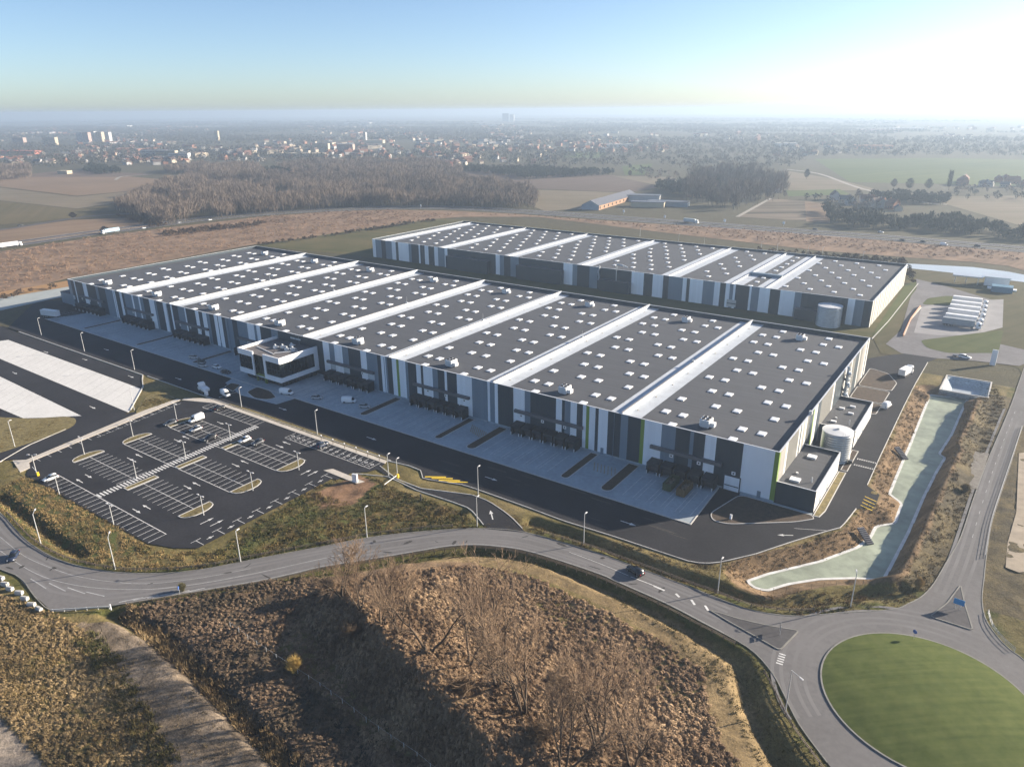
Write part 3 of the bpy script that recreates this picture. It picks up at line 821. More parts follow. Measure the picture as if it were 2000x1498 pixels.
# splitter islands and roundabout
for pts in (GL([(1385,1191),(1440,1208),(1500,1222),(1560,1232),(1540,1252),(1523,1270),(1470,1240),(1420,1212)]), GL([(1816,1204),(1850,1178),(1876,1143),(1884,1180),(1900,1231),(1860,1218)])):
    island('splitter_island', rounded(pts, 0.8, 3), MT['asphalt_mid'], 0.26, 0.14, 'dull')
V = []; F = []
RN, TN = 26, 72
for i in range(RN+1):
    r = ISLAND_R*i/RN
    for k in range(TN):
        t = 2*PI*k/TN
        x = ISLAND_C[0]+r*math.cos(t); y = ISLAND_C[1]+r*math.sin(t)
        z = 0.16+1.25*(1-(r/ISLAND_R)**2)+0.10*(float(vnoise(np.array(x), np.array(y), 2.5, 9))-0.5)*(r < ISLAND_R*0.95)
        V.append((x,y,z))
for i in range(RN):
    for k in range(TN):
        F.append((i*TN+k,(i+1)*TN+k,(i+1)*TN+(k+1)%TN,i*TN+(k+1)%TN))
lawn = field_mat('roundabout_lawn', (0.058,0.080,0.020), (0.098,0.115,0.034), 0.9, 0.9, 0.45, 0.5)
me = MB(); me.v = V; me.f = F; me.m = [0]*len(F)
ri = structure('roundabout_island', me, lawn, True)
ring = [(ISLAND_C[0]+(ISLAND_R+0.15)*math.cos(2*PI*k/TN), ISLAND_C[1]+(ISLAND_R+0.15)*math.sin(2*PI*k/TN)) for k in range(TN)]
MB().sweep(ring, 0.3, 0.0, 0.17, closed=True).build('kerb', DKERB, ri)

structure('sand_path', MB().sheet(GL([(1990,885),(2060,880),(2060,1110),(1990,1118),(1964,1108),(1968,1060),(1985,1000)]), 0.05), M('sandy_path_soil', (0.30,0.25,0.19), .95, .2, .3))
structure('gravel_patch', MB().sheet(GL([(1893,880),(1932,886),(1908,955),(1868,960),(1880,915)]), 0.06), M('grey_gravel', (0.17,0.155,0.135), .95, .25, .8))
# water
structure('pond', MB().sheet(POND, POND_Z), MT['water'])
structure('pond_rim', MB().sweep(resample(POND+[POND[0]], 1.5), 0.75, POND_Z-0.3, POND_Z+0.09), M('pond_rim_liner', (0.6,0.6,0.58), 0.6, 0.2, 0.4))
structure('basin_water', MB().sheet([(29.5,137),(40.5,137.4),(40.5,122.2),(29.2,122.2)], -2.6), MT['ice'])
structure('basin_kerb', MB().sweep(BASIN, 0.5, -0.3, 0.12, closed=True), MT['kerb'])
structure('canal', MB().sheet(GL([(1770,515),(1772,524),(1850,532),(1930,543),(2040,556),(2040,545),(1970,531),(1900,522)]), 0.03), MT['ice'])
structure('left_basin', MB().sheet(GL([(-80,592),(0,576),(116,561),(140,560),(140,578),(108,583),(0,607),(-80,625)]), 0.03), M('pale_gravel', (0.30,0.33,0.33), 0.8, 0.1, 0.1))
# ------------------------------------------------------------------ the big warehouse
def facade_mb(bounds, cols, x_start, plane, axis, h, z0=-0.3):
    """one wall skin of vertical cladding stripes; axis 0 = facing -y, 1 = facing +x"""
    mb = MB(); p = x_start
    for e, c in zip(bounds, cols):
        if axis == 0: mb.quad((p,plane,z0),(e,plane,z0),(e,plane,h),(p,plane,h),c)
        elif axis == 1: mb.quad((plane,p,z0),(plane,e,z0),(plane,e,h),(plane,p,h),c)
        p = e
    return mb
PAN = [MT['white_panel'], MT['light_panel'], MT['mid_panel'], MT['dark_panel'], MT['green_panel']]
Wc, Lc, Mc, Dc, Gc = 0, 1, 2, 3, 4
FB = [-379.4,-376.0,-374.9,-366.6,-362.5,-353.2,-350.6,-343.3,-335.9,-333.4,-329.3,-327.0,-324.9,-317.8,-316.4,-311.6,-310.2,-307.4,-301.9,-297.4,-295.6,-289.9,-286.6,-283.6,-282.3,-277.5,-272.1,-271.0,-263.5,-260.8,-257.9,-254.8,-252.5,-249.1,-246.6,-246.1,-243.3,-240.9,-235.8,-232.3,-225.2,-220.5,-218.9,-216.4,-209.1,-204.7,-177.3,-173.7,-170.8,-166.3,-162.9,-156.3,-153.1,-147.4,-145.5,-143.2,-142.4,-139.9,-137.7,-136.5,-133.2,-132.0,-128.0,-125.8,-124.7,-120.3,-117.9,-114.8,-113.7,-109.3,-102.7,-96.2,-95.1,-93.1,-91.8,-85.5,-81.0,-78.8,-69.1,-66.9,-65.9,-63.8,-61.5,-59.4,-58.2,-57.1,-55.0,-53.9,-50.7,-46.4,-44.0,-39.9,-38.7,-33.3,-29.0,-24.7,-23.6,-20.3,-17.1,-9.6,-1.2,0.0]
FC = "M D W D W D M D M W D W D M W M W M D W M D W D W D M W D W D W M D W D W D M D M W M W D M D W M W M D W M D W M D W G W M D W D W M D W D W M W M W D W M D W D M W D W G W D W D M D G W M D M D W D W G".split()
cm = dict(W=0, L=1, M=2, D=3, G=4)
assert len(FB) == len(FC), (len(FB), len(FC))
wh = empty('warehouse', (0,0,0), 0, 'big striped logistics warehouse in front with eight roof bays and black loading docks', 'warehouse')
def shell(root, x0, x1, y0, y1, h, front, east, PANE, par=1.3, roofm='roof'):
    w = facade_mb(front[0], [cm[c] for c in front[1]], x0, y0, 0, h).build('front_wall', PAN, root)
    e = facade_mb(east[0], [cm[c] for c in east[1]], y0, x1, 1, h).build('side_wall', PANE, root)
    mb = MB()
    mb.quad((x1,y1,-.3),(x0,y1,-.3),(x0,y1,h),(x1,y1,h)); mb.quad((x0,y1,-.3),(x0,y0,-.3),(x0,y0,h),(x0,y1,h))
    mb.build('back_wall', MT['mid_panel'], root)
    r = MB().quad((x0+.3,y0+.3,h-par),(x1-.3,y0+.3,h-par),(x1-.3,y1-.3,h-par),(x0+.3,y1-.3,h-par)).build('roof', MT[roofm], root)
    p = MB()      # parapet: inner faces and a capping
    a = .3
    p.quad((x0+a,y1-a,h-par),(x1-a,y1-a,h-par),(x1-a,y1-a,h),(x0+a,y1-a,h)); p.quad((x1-a,y1-a,h-par),(x1-a,y0+a,h-par),(x1-a,y0+a,h),(x1-a,y1-a,h))
    p.quad((x1-a,y0+a,h-par),(x0+a,y0+a,h-par),(x0+a,y0+a,h),(x1-a,y0+a,h)); p.quad((x0+a,y0+a,h-par),(x0+a,y1-a,h-par),(x0+a,y1-a,h),(x0+a,y0+a,h))
    p.build('parapet', MT['dark_panel'], root)
    c = MB(); o = .05
    c.box(x0-o,x1+o,y0-o,y0+a+o,h+.002,h+.09); c.box(x0-o,x1+o,y1-a-o,y1+o,h+.002,h+.09)
    c.box(x0-o,x0+a+o,y0+a+o,y1-a-o,h+.002,h+.09); c.box(x1-a-o,x1+o,y0+a+o,y1-a-o,h+.002,h+.09)
    c.build('coping', MT['coping'], root)
    return r
EB = [1.2,6.5,8.2,12.5,19.5,21.0,22.5,24.0,26.5,28.4,31,36,37.2,41,45.5,49,62,64,77.5,80,83.5,90,91.5,97,104,105.5,110,116,118.2,120.5,WW]
EC = "G L W M M W D W L W M D G W D M M W D L W M W M D W M L W D W".split()
assert len(EB) == len(EC), (len(EB), len(EC))
PANE = [MT['east_white'], MT['east_light'], MT['east_mid'], MT['dark_panel'], MT['east_green']]
roof = shell(wh, -WL, 0, 0, WW, WH, (FB, FC), (EB, EC), PANE)
RZ = WH-1.3
strips = [-46.3-47.65*k for k in range(7)]
for k, x in enumerate(strips):
    MB().quad((x-5,.3,RZ+.03),(x+5,.3,RZ+.03),(x+5,WW-.3,RZ+.03),(x-5,WW-.3,RZ+.03)).build('roof_strip', MT['strip'], wh)
    rb = MB(); rb.box(x-.22,x+.22,.32,WW-.2,RZ+.03,RZ+1.65); 
    o = rb.build('fire_wall', MT['strip'], wh)
    cp = MB()
    for j in range(12): cp.box(x-.3,x+.3,.4+j*10.2,.4+j*10.2+10.0,RZ+1.65,RZ+1.72)
    cp.build('capping', MT['ridge'], o)
    for j in range(9):
        if k == 0 and j == 0: drain = MB().lathe([(0.25,.04),(0.25,.3),(0.0,.34)], 8).build('roof_drain', MT['ridge'], o); dd = drain
        else: dd = drain.copy(); col.objects.link(dd); dd.parent = o
        dd.location = (x+1.6, 8+j*13.2, RZ)
# skylights: 40 smoke vents to a bay in staggered rows
offs = dict(a=-14.5,b=-9.0,c=-3.4,d=3.3,e=8.9,f=14.5)
rows = [(3.6,'be'),(11.9,'abef'),(24.1,'acdf'),(36.1,'bcef'),(48.2,'abde'),(60.2,'bcef'),(72.2,'abde'),(84.2,'bcef'),(96.2,'abde'),(107.6,'abef'),(116.8,'be')]
centers = [-22.8-47.65*k for k in range(8)]
def skylight_mesh():
    mb = MB()
    mb.box(-1.12,1.12,-1.42,1.42,0,.22,1)
    mb.box(-1.08,1.08,-1.38,1.38,.22,.27,0)
    mb.add([(-1.08,-1.38,.27),(1.08,-1.38,.27),(1.08,1.38,.27),(-1.08,1.38,.27),(-.8,-1.05,.34),(.8,-1.05,.34),(.8,1.05,.34),(-.8,1.05,.34)],[(0,1,5,4),(1,2,6,5),(2,3,7,6),(3,0,4,7),(4,5,6,7)],0)
    return mb
spots = []
for cx in centers:
    for y, s in rows:
        for ch in s: spots.append((cx+offs[ch], y))
spots.sort(key=lambda p: (p[0]-CAM[0])**2+(p[1]-CAM[1])**2)
def put_skylights(root, spots, z, n_ind=100):
    proto = skylight_mesh().build('skylight', [MT['skylight'], MT['unit']], root, loc=(spots[0][0], spots[0][1], z))
    for x, y in spots[1:n_ind]:
        c = proto.copy(); col.objects.link(c); c.location = (x, y, z)
    rest = MB(); src = skylight_mesh()
    for x, y in spots[n_ind:]:
        o = len(rest.v); rest.v += [(p[0]+x,p[1]+y,p[2]+z) for p in src.v]; rest.f += [tuple(i+o for i in f) for f in src.f]; rest.m += src.m
    if rest.v:
        o = rest.build('skylight', [MT['skylight'], MT['unit']], root); o['kind'] = 'stuff'
put_skylights(wh, spots, RZ, 100)
# roof units
def roof_unit(root, x, y, z, s=1.0):
    u = MB()
    u.box(-1.2*s,1.2*s,-1.5*s,1.5*s,.35,2.0*s); u.box(-1.0*s,1.0*s,-1.3*s,1.3*s,0,.35)
    u.box(1.2*s,2.3*s,-.9*s,.6*s,.35,1.35*s)
    o = u.build('rooftop_unit', MT['unit'], root, loc=(x,y,z))
    g = MB()
    for a, c in ((-.55,-.7),(.55,-.7),(-.55,.7),(.55,.7)): g.lathe([(.0,2.0*s+.02),(.42*s,2.0*s+.02),(.42*s,2.0*s+.22),(0,2.0*s+.2)], 10, (a*s, c*s))
    g.build('fan', MT['black'], o)
    g = MB().box(-.9*s,.9*s,-1.53*s,-1.5*s-.003,.6,1.7*s); g.build('grille', MT['coping'], o)
    return o
for cx in centers:
    roof_unit(wh, cx-.6, 8.6, RZ, 1.18)
    roof_unit(wh, cx-.3, 109.5, RZ, 1.1)
MB().box(-WL+.02,-.02,-.035,-.004,-.1,.55).build('plinth', MT['concrete'], wh)
# thin masts standing on the roof
for cx, y in ((-46.3,56),(-46.3-47.65,60),(-46.3-95.3,58),(-46.3-143,62),(-46.3-190.6,60),(-46.3-238,58),(-46.3-286,60)):
    m = MB(); m.tube((cx,y,RZ+1.65),(cx,y,RZ+4.8),.06,.03,6); m.tube((cx-.6,y,RZ+2.6),(cx+.6,y,RZ+2.6),.03,.03,4); m.box(cx-.5,cx+.5,y-.4,y+.4,RZ+1.73,RZ+2.2)
    m.build('roof_mast', MT['steel'], wh)
# lower lip along the front: thin gutter line
# canopy bands, docks, windows
def dock_group(root, xa, n, pitch, y=0.0, winz=(5.2,6.5)):
    x1 = xa+n*pitch
    c = MB(); c.box(xa-.4,x1+.3,-.95,-.01,6.75,7.75); c.build('canopy', MT['canopy'], root)
    for i in range(n):
        x = xa+i*pitch+.1
        s = MB()
        s.add([(x,-.01,-.3),(x,-3.6,-.3),(x,-3.6,3.5),(x,-.01,3.75),(x+.42,-.01,-.3),(x+.42,-3.6,-.3),(x+.42,-3.6,3.5),(x+.42,-.01,3.75)],[(0,1,2,3),(7,6,5,4),(1,5,6,2),(3,2,6,7),(0,3,7,4)])
        xb = x+3.1
        s.add([(xb,-.01,-.3),(xb,-3.6,-.3),(xb,-3.6,3.5),(xb,-.01,3.75),(xb+.42,-.01,-.3),(xb+.42,-3.6,-.3),(xb+.42,-3.6,3.5),(xb+.42,-.01,3.75)],[(0,1,2,3),(7,6,5,4),(1,5,6,2),(3,2,6,7),(0,3,7,4)])
        s.add([(x+.42,-.01,3.75),(xb,-.01,3.75),(xb,-3.6,3.5),(x+.42,-3.6,3.5),(x+.42,-.01,2.75),(xb,-.01,2.75),(xb,-3.6,2.55),(x+.42,-3.6,2.55)],[(3,2,1,0),(2,3,7,6),(4,5,6,7)])
        o = s.build('dock_shelter', MT['dock'], root)
        MB().box(x+.45,x+3.07,-2.2,-2.12,.5,2.9).build('dock_door', MT['dockdoor'], o)
        for bx in (x+.05, x+3.17):
            MB().box(bx,bx+.3,-3.8,-3.6,.02,1.0).build('bumper', MT['coping'], o)
    return x1
for (xa, n, pitch) in dock_groups:
    dock_group(wh, xa, n, pitch)
def pane(root, x0, x1, z0, z1, m='pale_glass', name='window', y=-.06):
    w = MB().box(x0,x1,y,-.005,z0,z1).build(name, MT['coping'], root)
    MB().box(x0+.12,x1-.12,y-.02,y-.003,z0+.12,z1-.12).build('pane', MT[m], w)
def plate(root, x, z, y=-.05):
    w = MB().box(x-.55,x+.55,y,-.005,z-.5,z+.5).build('number_plate', MT['white'], root)
    MB().box(x-.25,x+.25,y-.02,y-.003,z-.22,z+.22).build('mark', MT['black'], w)
for gi, (xa, n, pitch) in enumerate(dock_groups):
    for i in range(n):
        x = xa+i*pitch+1.9
        if (i+gi) % 2: plate(wh, x, 5.7)
# pale panels seen below the canopy bands and doors
for x0, x1 in ((-173.4,-170.7),(-166.2,-162.9),(-153.0,-149.5)): pane(wh, x0, x1, 4.3, 6.5)
for x0, x1 in ((-380.0,-378.0),):
    pane(wh, x0, x1, 4.3, 6.3)
def service_door(root, x, w=1.0, h=2.2, y=-.05):
    d = MB().box(x,x+w,y,-.005,0,h).build('door', MT['mid_panel'], root)
    MB().box(x+w-.18,x+w-.1,y-.04,y-.003,.95,1.1).build('handle', MT['steel'], d)
for x in (-4.6,-52.8,-106.5,-149.0,-296.5,-246.8): service_door(wh, x)
ld = MB().box(-13.8,-9.6,-.09,-.005,.0,4.3).build('level_door', MT['white_panel'], wh)
MB().box(-13.7,-9.7,-.13,-.093,1.35,1.6).build('window_band', MT['glass'], ld)
lf = MB(); lf.box(-14.1,-13.82,-.16,-.005,0,4.6); lf.box(-9.58,-9.3,-.16,-.005,0,4.6); lf.box(-13.82,-9.58,-.16,-.005,4.32,4.6)
lf.build('level_door_frame', MT['dark_panel'], wh); plate(wh, -11.5, 5.4)
dp = MB()
for x in strips: dp.tube((x-2.2,-.14,0),(x-2.2,-.14,WH-.4),.09,.09,6)
dp.build('downpipe', MT['mid_panel'], wh)
pl = MB(); pl.box(-14.0,10.0,-1.2,-.02,-.1,.02)
structure('apron_slab', MB().box(-9.0,10.2,-1.1,-.03,-.2,.05), MT['concrete'])
# smoke duct cluster on the side wall
du = MB()
for k in range(9):
    z = 3.4+k*1.3
    du.lathe([(0,z-.6),(.85,z-.45),(.95,z),(.8,z+.45),(0,z+.6)], 12, (1.15+.25*math.sin(k*1.7), 79.2+.9*math.sin(k*2.1)))
du.tube((1.0,78.4,2.0),(1.0,78.4,16.2),.5,.5,10); du.tube((1.0,80.6,3.5),(1.0,80.6,14.8),.4,.4,10)
du.build('exhaust_duct', MT['tank'], wh)
lad = MB()
for yy in (30.2,30.8): lad.tube((.25,yy,6.4),(.25,yy,16.2),.04,.04,5)
for k in range(24): lad.tube((.25,30.2,6.6+k*.4),(.25,30.8,6.6+k*.4),.025,.025,4)
lad.box(-.3,.6,30.0,31.0,15.1,16.2)
lad.build('roof_ladder', MT['steel'], wh)
# lean-to at the far west end
lt = MB(); lt.box(-WL-13,-WL-.02,.6,18,-.2,6.2); lt.build('west_annex', MT['mid_panel'], wh)
MB().box(-WL-13.1,-WL-.02,.5,18.1,6.21,6.4).build('west_annex_roof', MT['roof'], wh)

# ------------------------------------------------------------------ annexes and tanks on the east side
def annex(label, x0, x1, y0, y1, h, sky, front='dark_panel', side='east_white'):
    root = empty('plant_annex', (x0,y0,0), 0, label, 'annex')
    def L(mb): 
        mb.v = [(a-x0,b_-y0,c) for a,b_,c in mb.v]; return mb
    m = MB(); m.quad((x0,y0,-.2),(x1,y0,-.2),(x1,y0,h),(x0,y0,h)); L(m).build('wall', MT[front], root); m = MB(); m.quad((x1,y1,-.2),(x0,y1,-.2),(x0,y1,h),(x1,y1,h)); L(m).build('rear_wall', MT[front], root)
    m = MB(); m.quad((x1,y0,-.2),(x1,y1,-.2),(x1,y1,h),(x1,y0,h)); L(m).build('side_wall', MT[side], root)
    m = MB(); m.quad((x0,y0+.25,h-.7),(x1-.25,y0+.25,h-.7),(x1-.25,y1-.25,h-.7),(x0,y1-.25,h-.7)); L(m).build('roof', MT['roof'], root)
    m = MB(); m.quad((x1-.25,y1-.25,h-.7),(x1-.25,y0+.25,h-.7),(x1-.25,y0+.25,h),(x1-.25,y1-.25,h)); m.quad((x0,y1-.25,h-.7),(x1-.25,y1-.25,h-.7),(x1-.25,y1-.25,h),(x0,y1-.25,h)); m.quad((x1-.25,y0+.25,h-.7),(x0,y0+.25,h-.7),(x0,y0+.25,h),(x1-.25,y0+.25,h))
    L(m).build('parapet', MT['dark_panel'], root)
    m = MB(); m.box(x0,x1+.04,y0-.04,y0+.28,h+.002,h+.08); m.box(x0,x1+.04,y1-.28,y1+.04,h+.002,h+.08); m.box(x1-.28,x1+.04,y0+.28,y1-.28,h+.002,h+.08); L(m).build('coping', MT['coping'], root)
    for (sx, sy, w, d) in sky:
        m = MB(); m.box(sx-w,sx+w,sy-d,sy+d,h-.7,h-.2); L(m).build('skylight', MT['skylight'], root)
    for k, yy in enumerate((y0+6, y0+14)):
        d = MB(); d.box(x1+.003,x1+.07,yy,yy+1.0,0,2.1); L(d); o = d.build('door', MT['mid_panel'], root)
    v = MB(); v.lathe([(.0,h-.3),(.35,h-.3),(.3,h-.7)], 10, (x0+3,y0+9)); v.tube((x0+7.6,y0+6,h-.7),(x0+7.6,y0+6,h+.8),.15,.15,8); L(v).build('roof_vent', MT['unit'], root)
    return root
annex('dark flat-roofed plant annex with two square skylights at the near corner of the big warehouse', 0.02, 10.2, 0.5, 28.6, 6.2, [(3.6,5.2,1.3,1.1),(3.9,22.0,1.2,1.1)])
annex('low plant annex behind the round water tank, with four small roof lights', 0.02, 10.6, 47.6, 76.5, 5.8, [(3.0,53,.8,.5),(2.8,66,.8,.5),(6.2,63,.8,.5),(5.5,69.5,.8,.5)])
def tank(label, x, y, r, h, lid='tanktop'):
    root = empty('water_tank', (x,y,0), 0, label, 'water tank')
    m = MB(); prof = []
    for k in range(13):
        z = h*k/12; prof += [(r, z), (r+.05, z+.03), (r, z+.06)]
    prof = [(r,-.1)]+prof[1:-2]+[(r,h)]
    m.lathe(prof, 48); m.build('shell', MT['tank'], root, True)
    m = MB(); m.lathe([(r+.1,h-.12),(r+.1,h+.05),(r-.15,h+.08),(0,h+.5)], 48); m.build('lid', MT[lid], root)
    m = MB()
    for dx in (-.3,.3): m.tube((dx+r*.55,-r*.87,.2),(dx+r*.55,-r*.87,h+.9),.04,.04,5)
    for k in range(int(h/.4)): m.tube((-.3+r*.55,-r*.87,.5+k*.4),(.3+r*.55,-r*.87,.5+k*.4),.03,.03,4)
    m.tube((r*.2,-r-.15,h-2.5),(r*.2,-r-.15,h-.2),.12,.12,6); m.box(-.4,.4,-.4,.4,h+.35,h+.8)
    m.build('ladder', MT['steel'], root)
    return root
tank('round galvanised water tank between the two plant annexes beside the big warehouse', 7.2, 37.6, 4.35, 9.0)
tank('tall pale round water tank standing in shade by the rear warehouse', -28.6, 188.2, 5.6, 9.8)

# ------------------------------------------------------------------ office block on the front
of = empty('office_block', (-193.3,-9.5,0), 0, 'white-framed two-storey office block projecting from the front of the warehouse', 'office building')
def OL(mb): mb.v = [(a+193.3,b_+9.5,c) for a,b_,c in mb.v]; return mb
X0, X1, Y0 = -206.0, -180.7, -18.9
for side_ in (0, 1):
    m = MB(); a, c = ((X0,-196.6),(-190.4,X1))[side_]
    m.box(a,c,Y0,Y0+.5,10.0,12.3); m.box(a,c,Y0,Y0+.5,2.4,4.4)
    xx = X0 if side_ == 0 else X1-.5
    m.box(xx,xx+.5,Y0+.5,-.03,9.8,12.3); m.box(xx,xx+.5,Y0+.5,-.03,2.4,4.2); m.box(xx,xx+.5,-1.9,-.03,4.2,9.8)
    a, c = ((-197.4,-196.6),(-190.4,-189.2))[side_]; m.box(a,c,Y0,Y0+.5,4.4,10.0)
    OL(m).build('frame', MT['white'], of)
m = MB(); m.box(X0+.5,-190.4,Y0+.5,-.03,2.2,2.398); m.box(-190.4,X1-.5,Y0+.5,-.03,2.2,2.398); OL(m).build('soffit', MT['white'], of)
for (a, c) in ((X0+.3,-197.4),(-189.2,X1-.3)):
    m = MB(); m.box(a,c,Y0+.3,Y0+.42,4.4,10.0); o = OL(m).build('window', MT['glass'], of)
    m = MB(); n = int((c-a)/1.6)
    for i in range(1, n): m.box(a+(c-a)*i/n-.03,a+(c-a)*i/n+.03,Y0+.2,Y0+.297,4.41,9.99)
    m.box(a,c,Y0+.2,Y0+.29,7.05,7.2); OL(m).build('mullion', MT['dark_panel'], o)
for xx, s in ((X1-.4,1),(X0+.3,-1)):
    m = MB(); m.box(xx,xx+.1,Y0+.45,-1.9,4.2,9.8); o = OL(m).build('window', MT['glass'], of)
    m = MB()
    for i in range(1,10): m.box(xx+(.103 if s>0 else -.09),xx+(.19 if s>0 else -.003),Y0+.45+i*1.65-.03,Y0+.45+i*1.65+.03,4.21,9.79)
    OL(m).build('mullion', MT['dark_panel'], o)
m = MB(); m.box(-196.6,-190.4,Y0+1.6,Y0+1.8,2.4,10.6); o = OL(m).build('entrance_glass', MT['glass'], of)
m = MB(); m.box(-196.6,-190.4,Y0+.9,Y0+1.5,1.9,3.2); m.box(-191.6,-190.5,Y0+.6,Y0+1.2,-.05,3.2); m.box(-196.6,-196.0,Y0+.6,Y0+1.2,-.05,3.2); OL(m).build('porch', MT['office_green'], of)
m = MB()
m.box(X0+1.5,X1-1.6,Y0+2.0,-.03,-.05,2.2); o = OL(m).build('ground_floor', MT['glass'], of)
m = MB()
for i in range(13): m.box(X0+1.9+i*1.75,X0+2.0+i*1.75,Y0+1.9,Y0+1.997,0,2.19)
for i in range(9): m.box(X1-1.597,X1-1.5,Y0+2.6+i*1.75,Y0+2.7+i*1.75,0,2.19)
OL(m).build('mullion', MT['canopy'], o)
m = MB().quad((X0+.5,Y0+.5,11.2),(X1-.5,Y0+.5,11.2),(X1-.5,-.03,11.2),(X0+.5,-.03,11.2)); OL(m).build('roof', M('office_roof', (0.12,0.11,0.11), 0.8, 0.2, 0.4), of)
for i, (x, y, s) in enumerate(((-195.2,-9.0,.42),(-193.0,-7.2,.42),(-189.2,-8.2,.45),(-187.2,-7.0,.42),(-191.4,-4.0,.4))):
    m = MB(); m.box(-s*1.6,s*1.6,-s*1.3,s*1.3,0,1.0); m.tube((0,0,1.0),(0,0,1.7),.3,.35,10); m.tube((s,0,1.2),(s*4.5,s*.9,.9),.16,.16,8)
    m.build('rooftop_unit', MT['unit'], of, loc=(x+193.3, y+9.5, 11.2))
m = MB()
for k in range(3): m.tube((-203+k*.5,-12.0,11.4),(-190+k*.5,-14.5,11.4),.12,.12,6)
m.tube((-190,-13.5,11.4),(-184.5,-6.5,11.4),.2,.2,6); OL(m).build('roof_pipe', MT['unit'], of)
m = MB()
for k in range(4):
    m.box(-196.6+k*1.6,-195.3+k*1.6,-.2,-.02,12.9,13.5)
OL(m).build('high_window', MT['pale_glass'], of)

# ------------------------------------------------------------------ rear warehouse
RX0, RX1, RY0, RY1, RH = -345.0, -11.0, 194.0, 300.5, 12.9
def fxr(px):
    lo, hi = -420.0, 60.0
    for _ in range(50):
        mm = (lo+hi)/2
        v = np.array([mm, RY0, RH])-CAM
        if 1000+FPX*float(v@_r)/float(v@_f) < px: lo = mm
        else: hi = mm
    return lo
z1 = lambda x: fxr(720+x/8.32)
z2_ = lambda x: fxr(900+x/8.32)
z3 = lambda x: fxr(1100+x/8.32)
z4 = lambda x: fxr(1300+x/8.32)
z5 = lambda x: fxr(1480+x/8.32)
RB = [z1(v) for v in (105,200,270,370,435,475,645,690,808,832,905,968,1062,1122,1230,1278)]+[z2_(565),z2_(632),z2_(700),z2_(805),z2_(940),z2_(1670),z2_(1818)]+[z3(230),z3(430),z3(560),z3(1115),z3(1315),z3(1460),z3(1630),z3(1720),z3(1880)]+[z4(285),z4(350),z4(400),z4(615),z4(800),z4(893),z4(985),z4(1052),z4(1108),z4(1145),z4(1370),z4(1405),z4(1530),z4(1705),z4(1870)]+[z5(610),z5(720),z5(1475),z5(1590),z5(1740),RX1]
RC = "W M D M W D W M D W D W D W M W D W M D M D W M D M D W D W D M M W D W M W D W M W D W M W D W M D W M D".split()
RC = RC[:len(RB)]
assert len(RC) == len(RB), (len(RB), len(RC))
rw = empty('warehouse', (0,0,0), 0, 'second striped warehouse standing behind the big one, with white roof strips', 'warehouse')
rEB = [RY0+v for v in np.linspace(2.2,106.5,46)]
rEC = (["W","M","L","W","D","W","M"]*7)[:46]
shell(rw, RX0, RX1, RY0, RY1, RH, (RB, RC), (rEB, rEC), PANE, 1.1)
RRZ = RH-1.1
rst = [(-336.5,5.6),(-281.5,5.4),(-226.0,5.4),(-172.0,5.4),(-116.5,5.6),(-80.5,5.4),(-62.5,5.2)]
for x, w in rst:
    MB().quad((max(RX0+.31,x-w),RY0+.3,RRZ+.03),(x+w,RY0+.3,RRZ+.03),(x+w,RY1-.3,RRZ+.03),(max(RX0+.31,x-w),RY1-.3,RRZ+.03)).build('roof_strip', MT['strip'], rw)
    o = MB().box(x-.2,x+.2,RY0+.32,RY1-.2,RRZ+.03,RRZ+.9).build('fire_wall', MT['strip'], rw)
    MB().box(x-.28,x+.28,RY0+.35,RY1-.25,RRZ+.9,RRZ+.97).build('capping', MT['ridge'], o)
MB().box(-80.0,-62.8,226,228.6,RRZ+.04,RRZ+1.5).build('cross_wall', MT['mid_panel'], rw)
sp2 = []
for (a, c) in ((-331,-287),(-276,-231.5),(-220.5,-177.5),(-166.5,-122),(-111,-86)):
    cx = (a+c)/2; n = 5 if c-a > 30 else 3
    for r_ in range(9):
        y = RY0+3.4+r_*12.2
        ks = [(-18,-6.5,5,16.5),(-12.3,-.5,11)][r_ % 2] if n == 5 else [(-6,5.5),(0.2,)][r_ % 2]
        for k in ks: sp2.append((cx+k+(.6 if r_ % 4 == 2 else 0), y))
for r_ in range(9):
    sp2.append((-71.5, RY0+5+r_*11.5))
    for k in [(-49.5,-37.2,-25.0),(-55.8,-43.5,-31.8,-19.5)][r_ % 2]: sp2.append((k, RY0+2.6+r_*12.0))
sp2.sort(key=lambda p: (p[0]-CAM[0])**2+(p[1]-CAM[1])**2)
put_skylights(rw, sp2, RRZ, 100)
for (a, c, hh, d) in ((-273.3,-238.5,8.4,3.5),(-216,-183,8.4,3.5),(-157,-138,6.4,3.0),(-45.5,-34.6,5.2,4.0)):
    MB().box(a,c,RY0-d,RY0-.02,-.2,hh).build('technical_lean_to', MT['dark_panel'], rw)
    MB().box(a-.1,c+.1,RY0-d-.1,RY0-.02,hh+.003,hh+.2).build('lean_to_coping', MT['canopy'], rw)
for x, k in ((-158.5,0),(-147.0,1)):
    du = MB()
    if k == 0:
        for q_ in range(9): du.lathe([(0,0),(.5,.1),(.62,.5),(.4,.9),(0,1.0)], 8, (0,0)); 
        du.v = [(p[0]+.3*math.sin(i//40), p[1], p[2]+(i//40)*.95) for i, p in enumerate(du.v)]
    else:
        du.tube((0,0,0),(0,0,10.5),.28,.28,8); du.tube((0,0,10.5),(2.4,1.2,10.3),.5,.5,8); du.tube((2.4,1.2,10.3),(5.6,2.6,8.9),.6,.5,8); du.tube((2.4,-.4,10.1),(4.2,.2,10.1),.3,.3,8)
    du.build('exhaust_duct', MT['tank'], rw, loc=(x, RY0-1.0, 5.5))
ld = MB().box(-81.5,-76.5,RY0-.1,RY0-.01,.6,4.4).build('level_door', MT['light_panel'], rw)
MB().box(-81.4,-76.6,RY0-.14,RY0-.103,2.2,2.6).build('window_band', MT['glass'], ld)
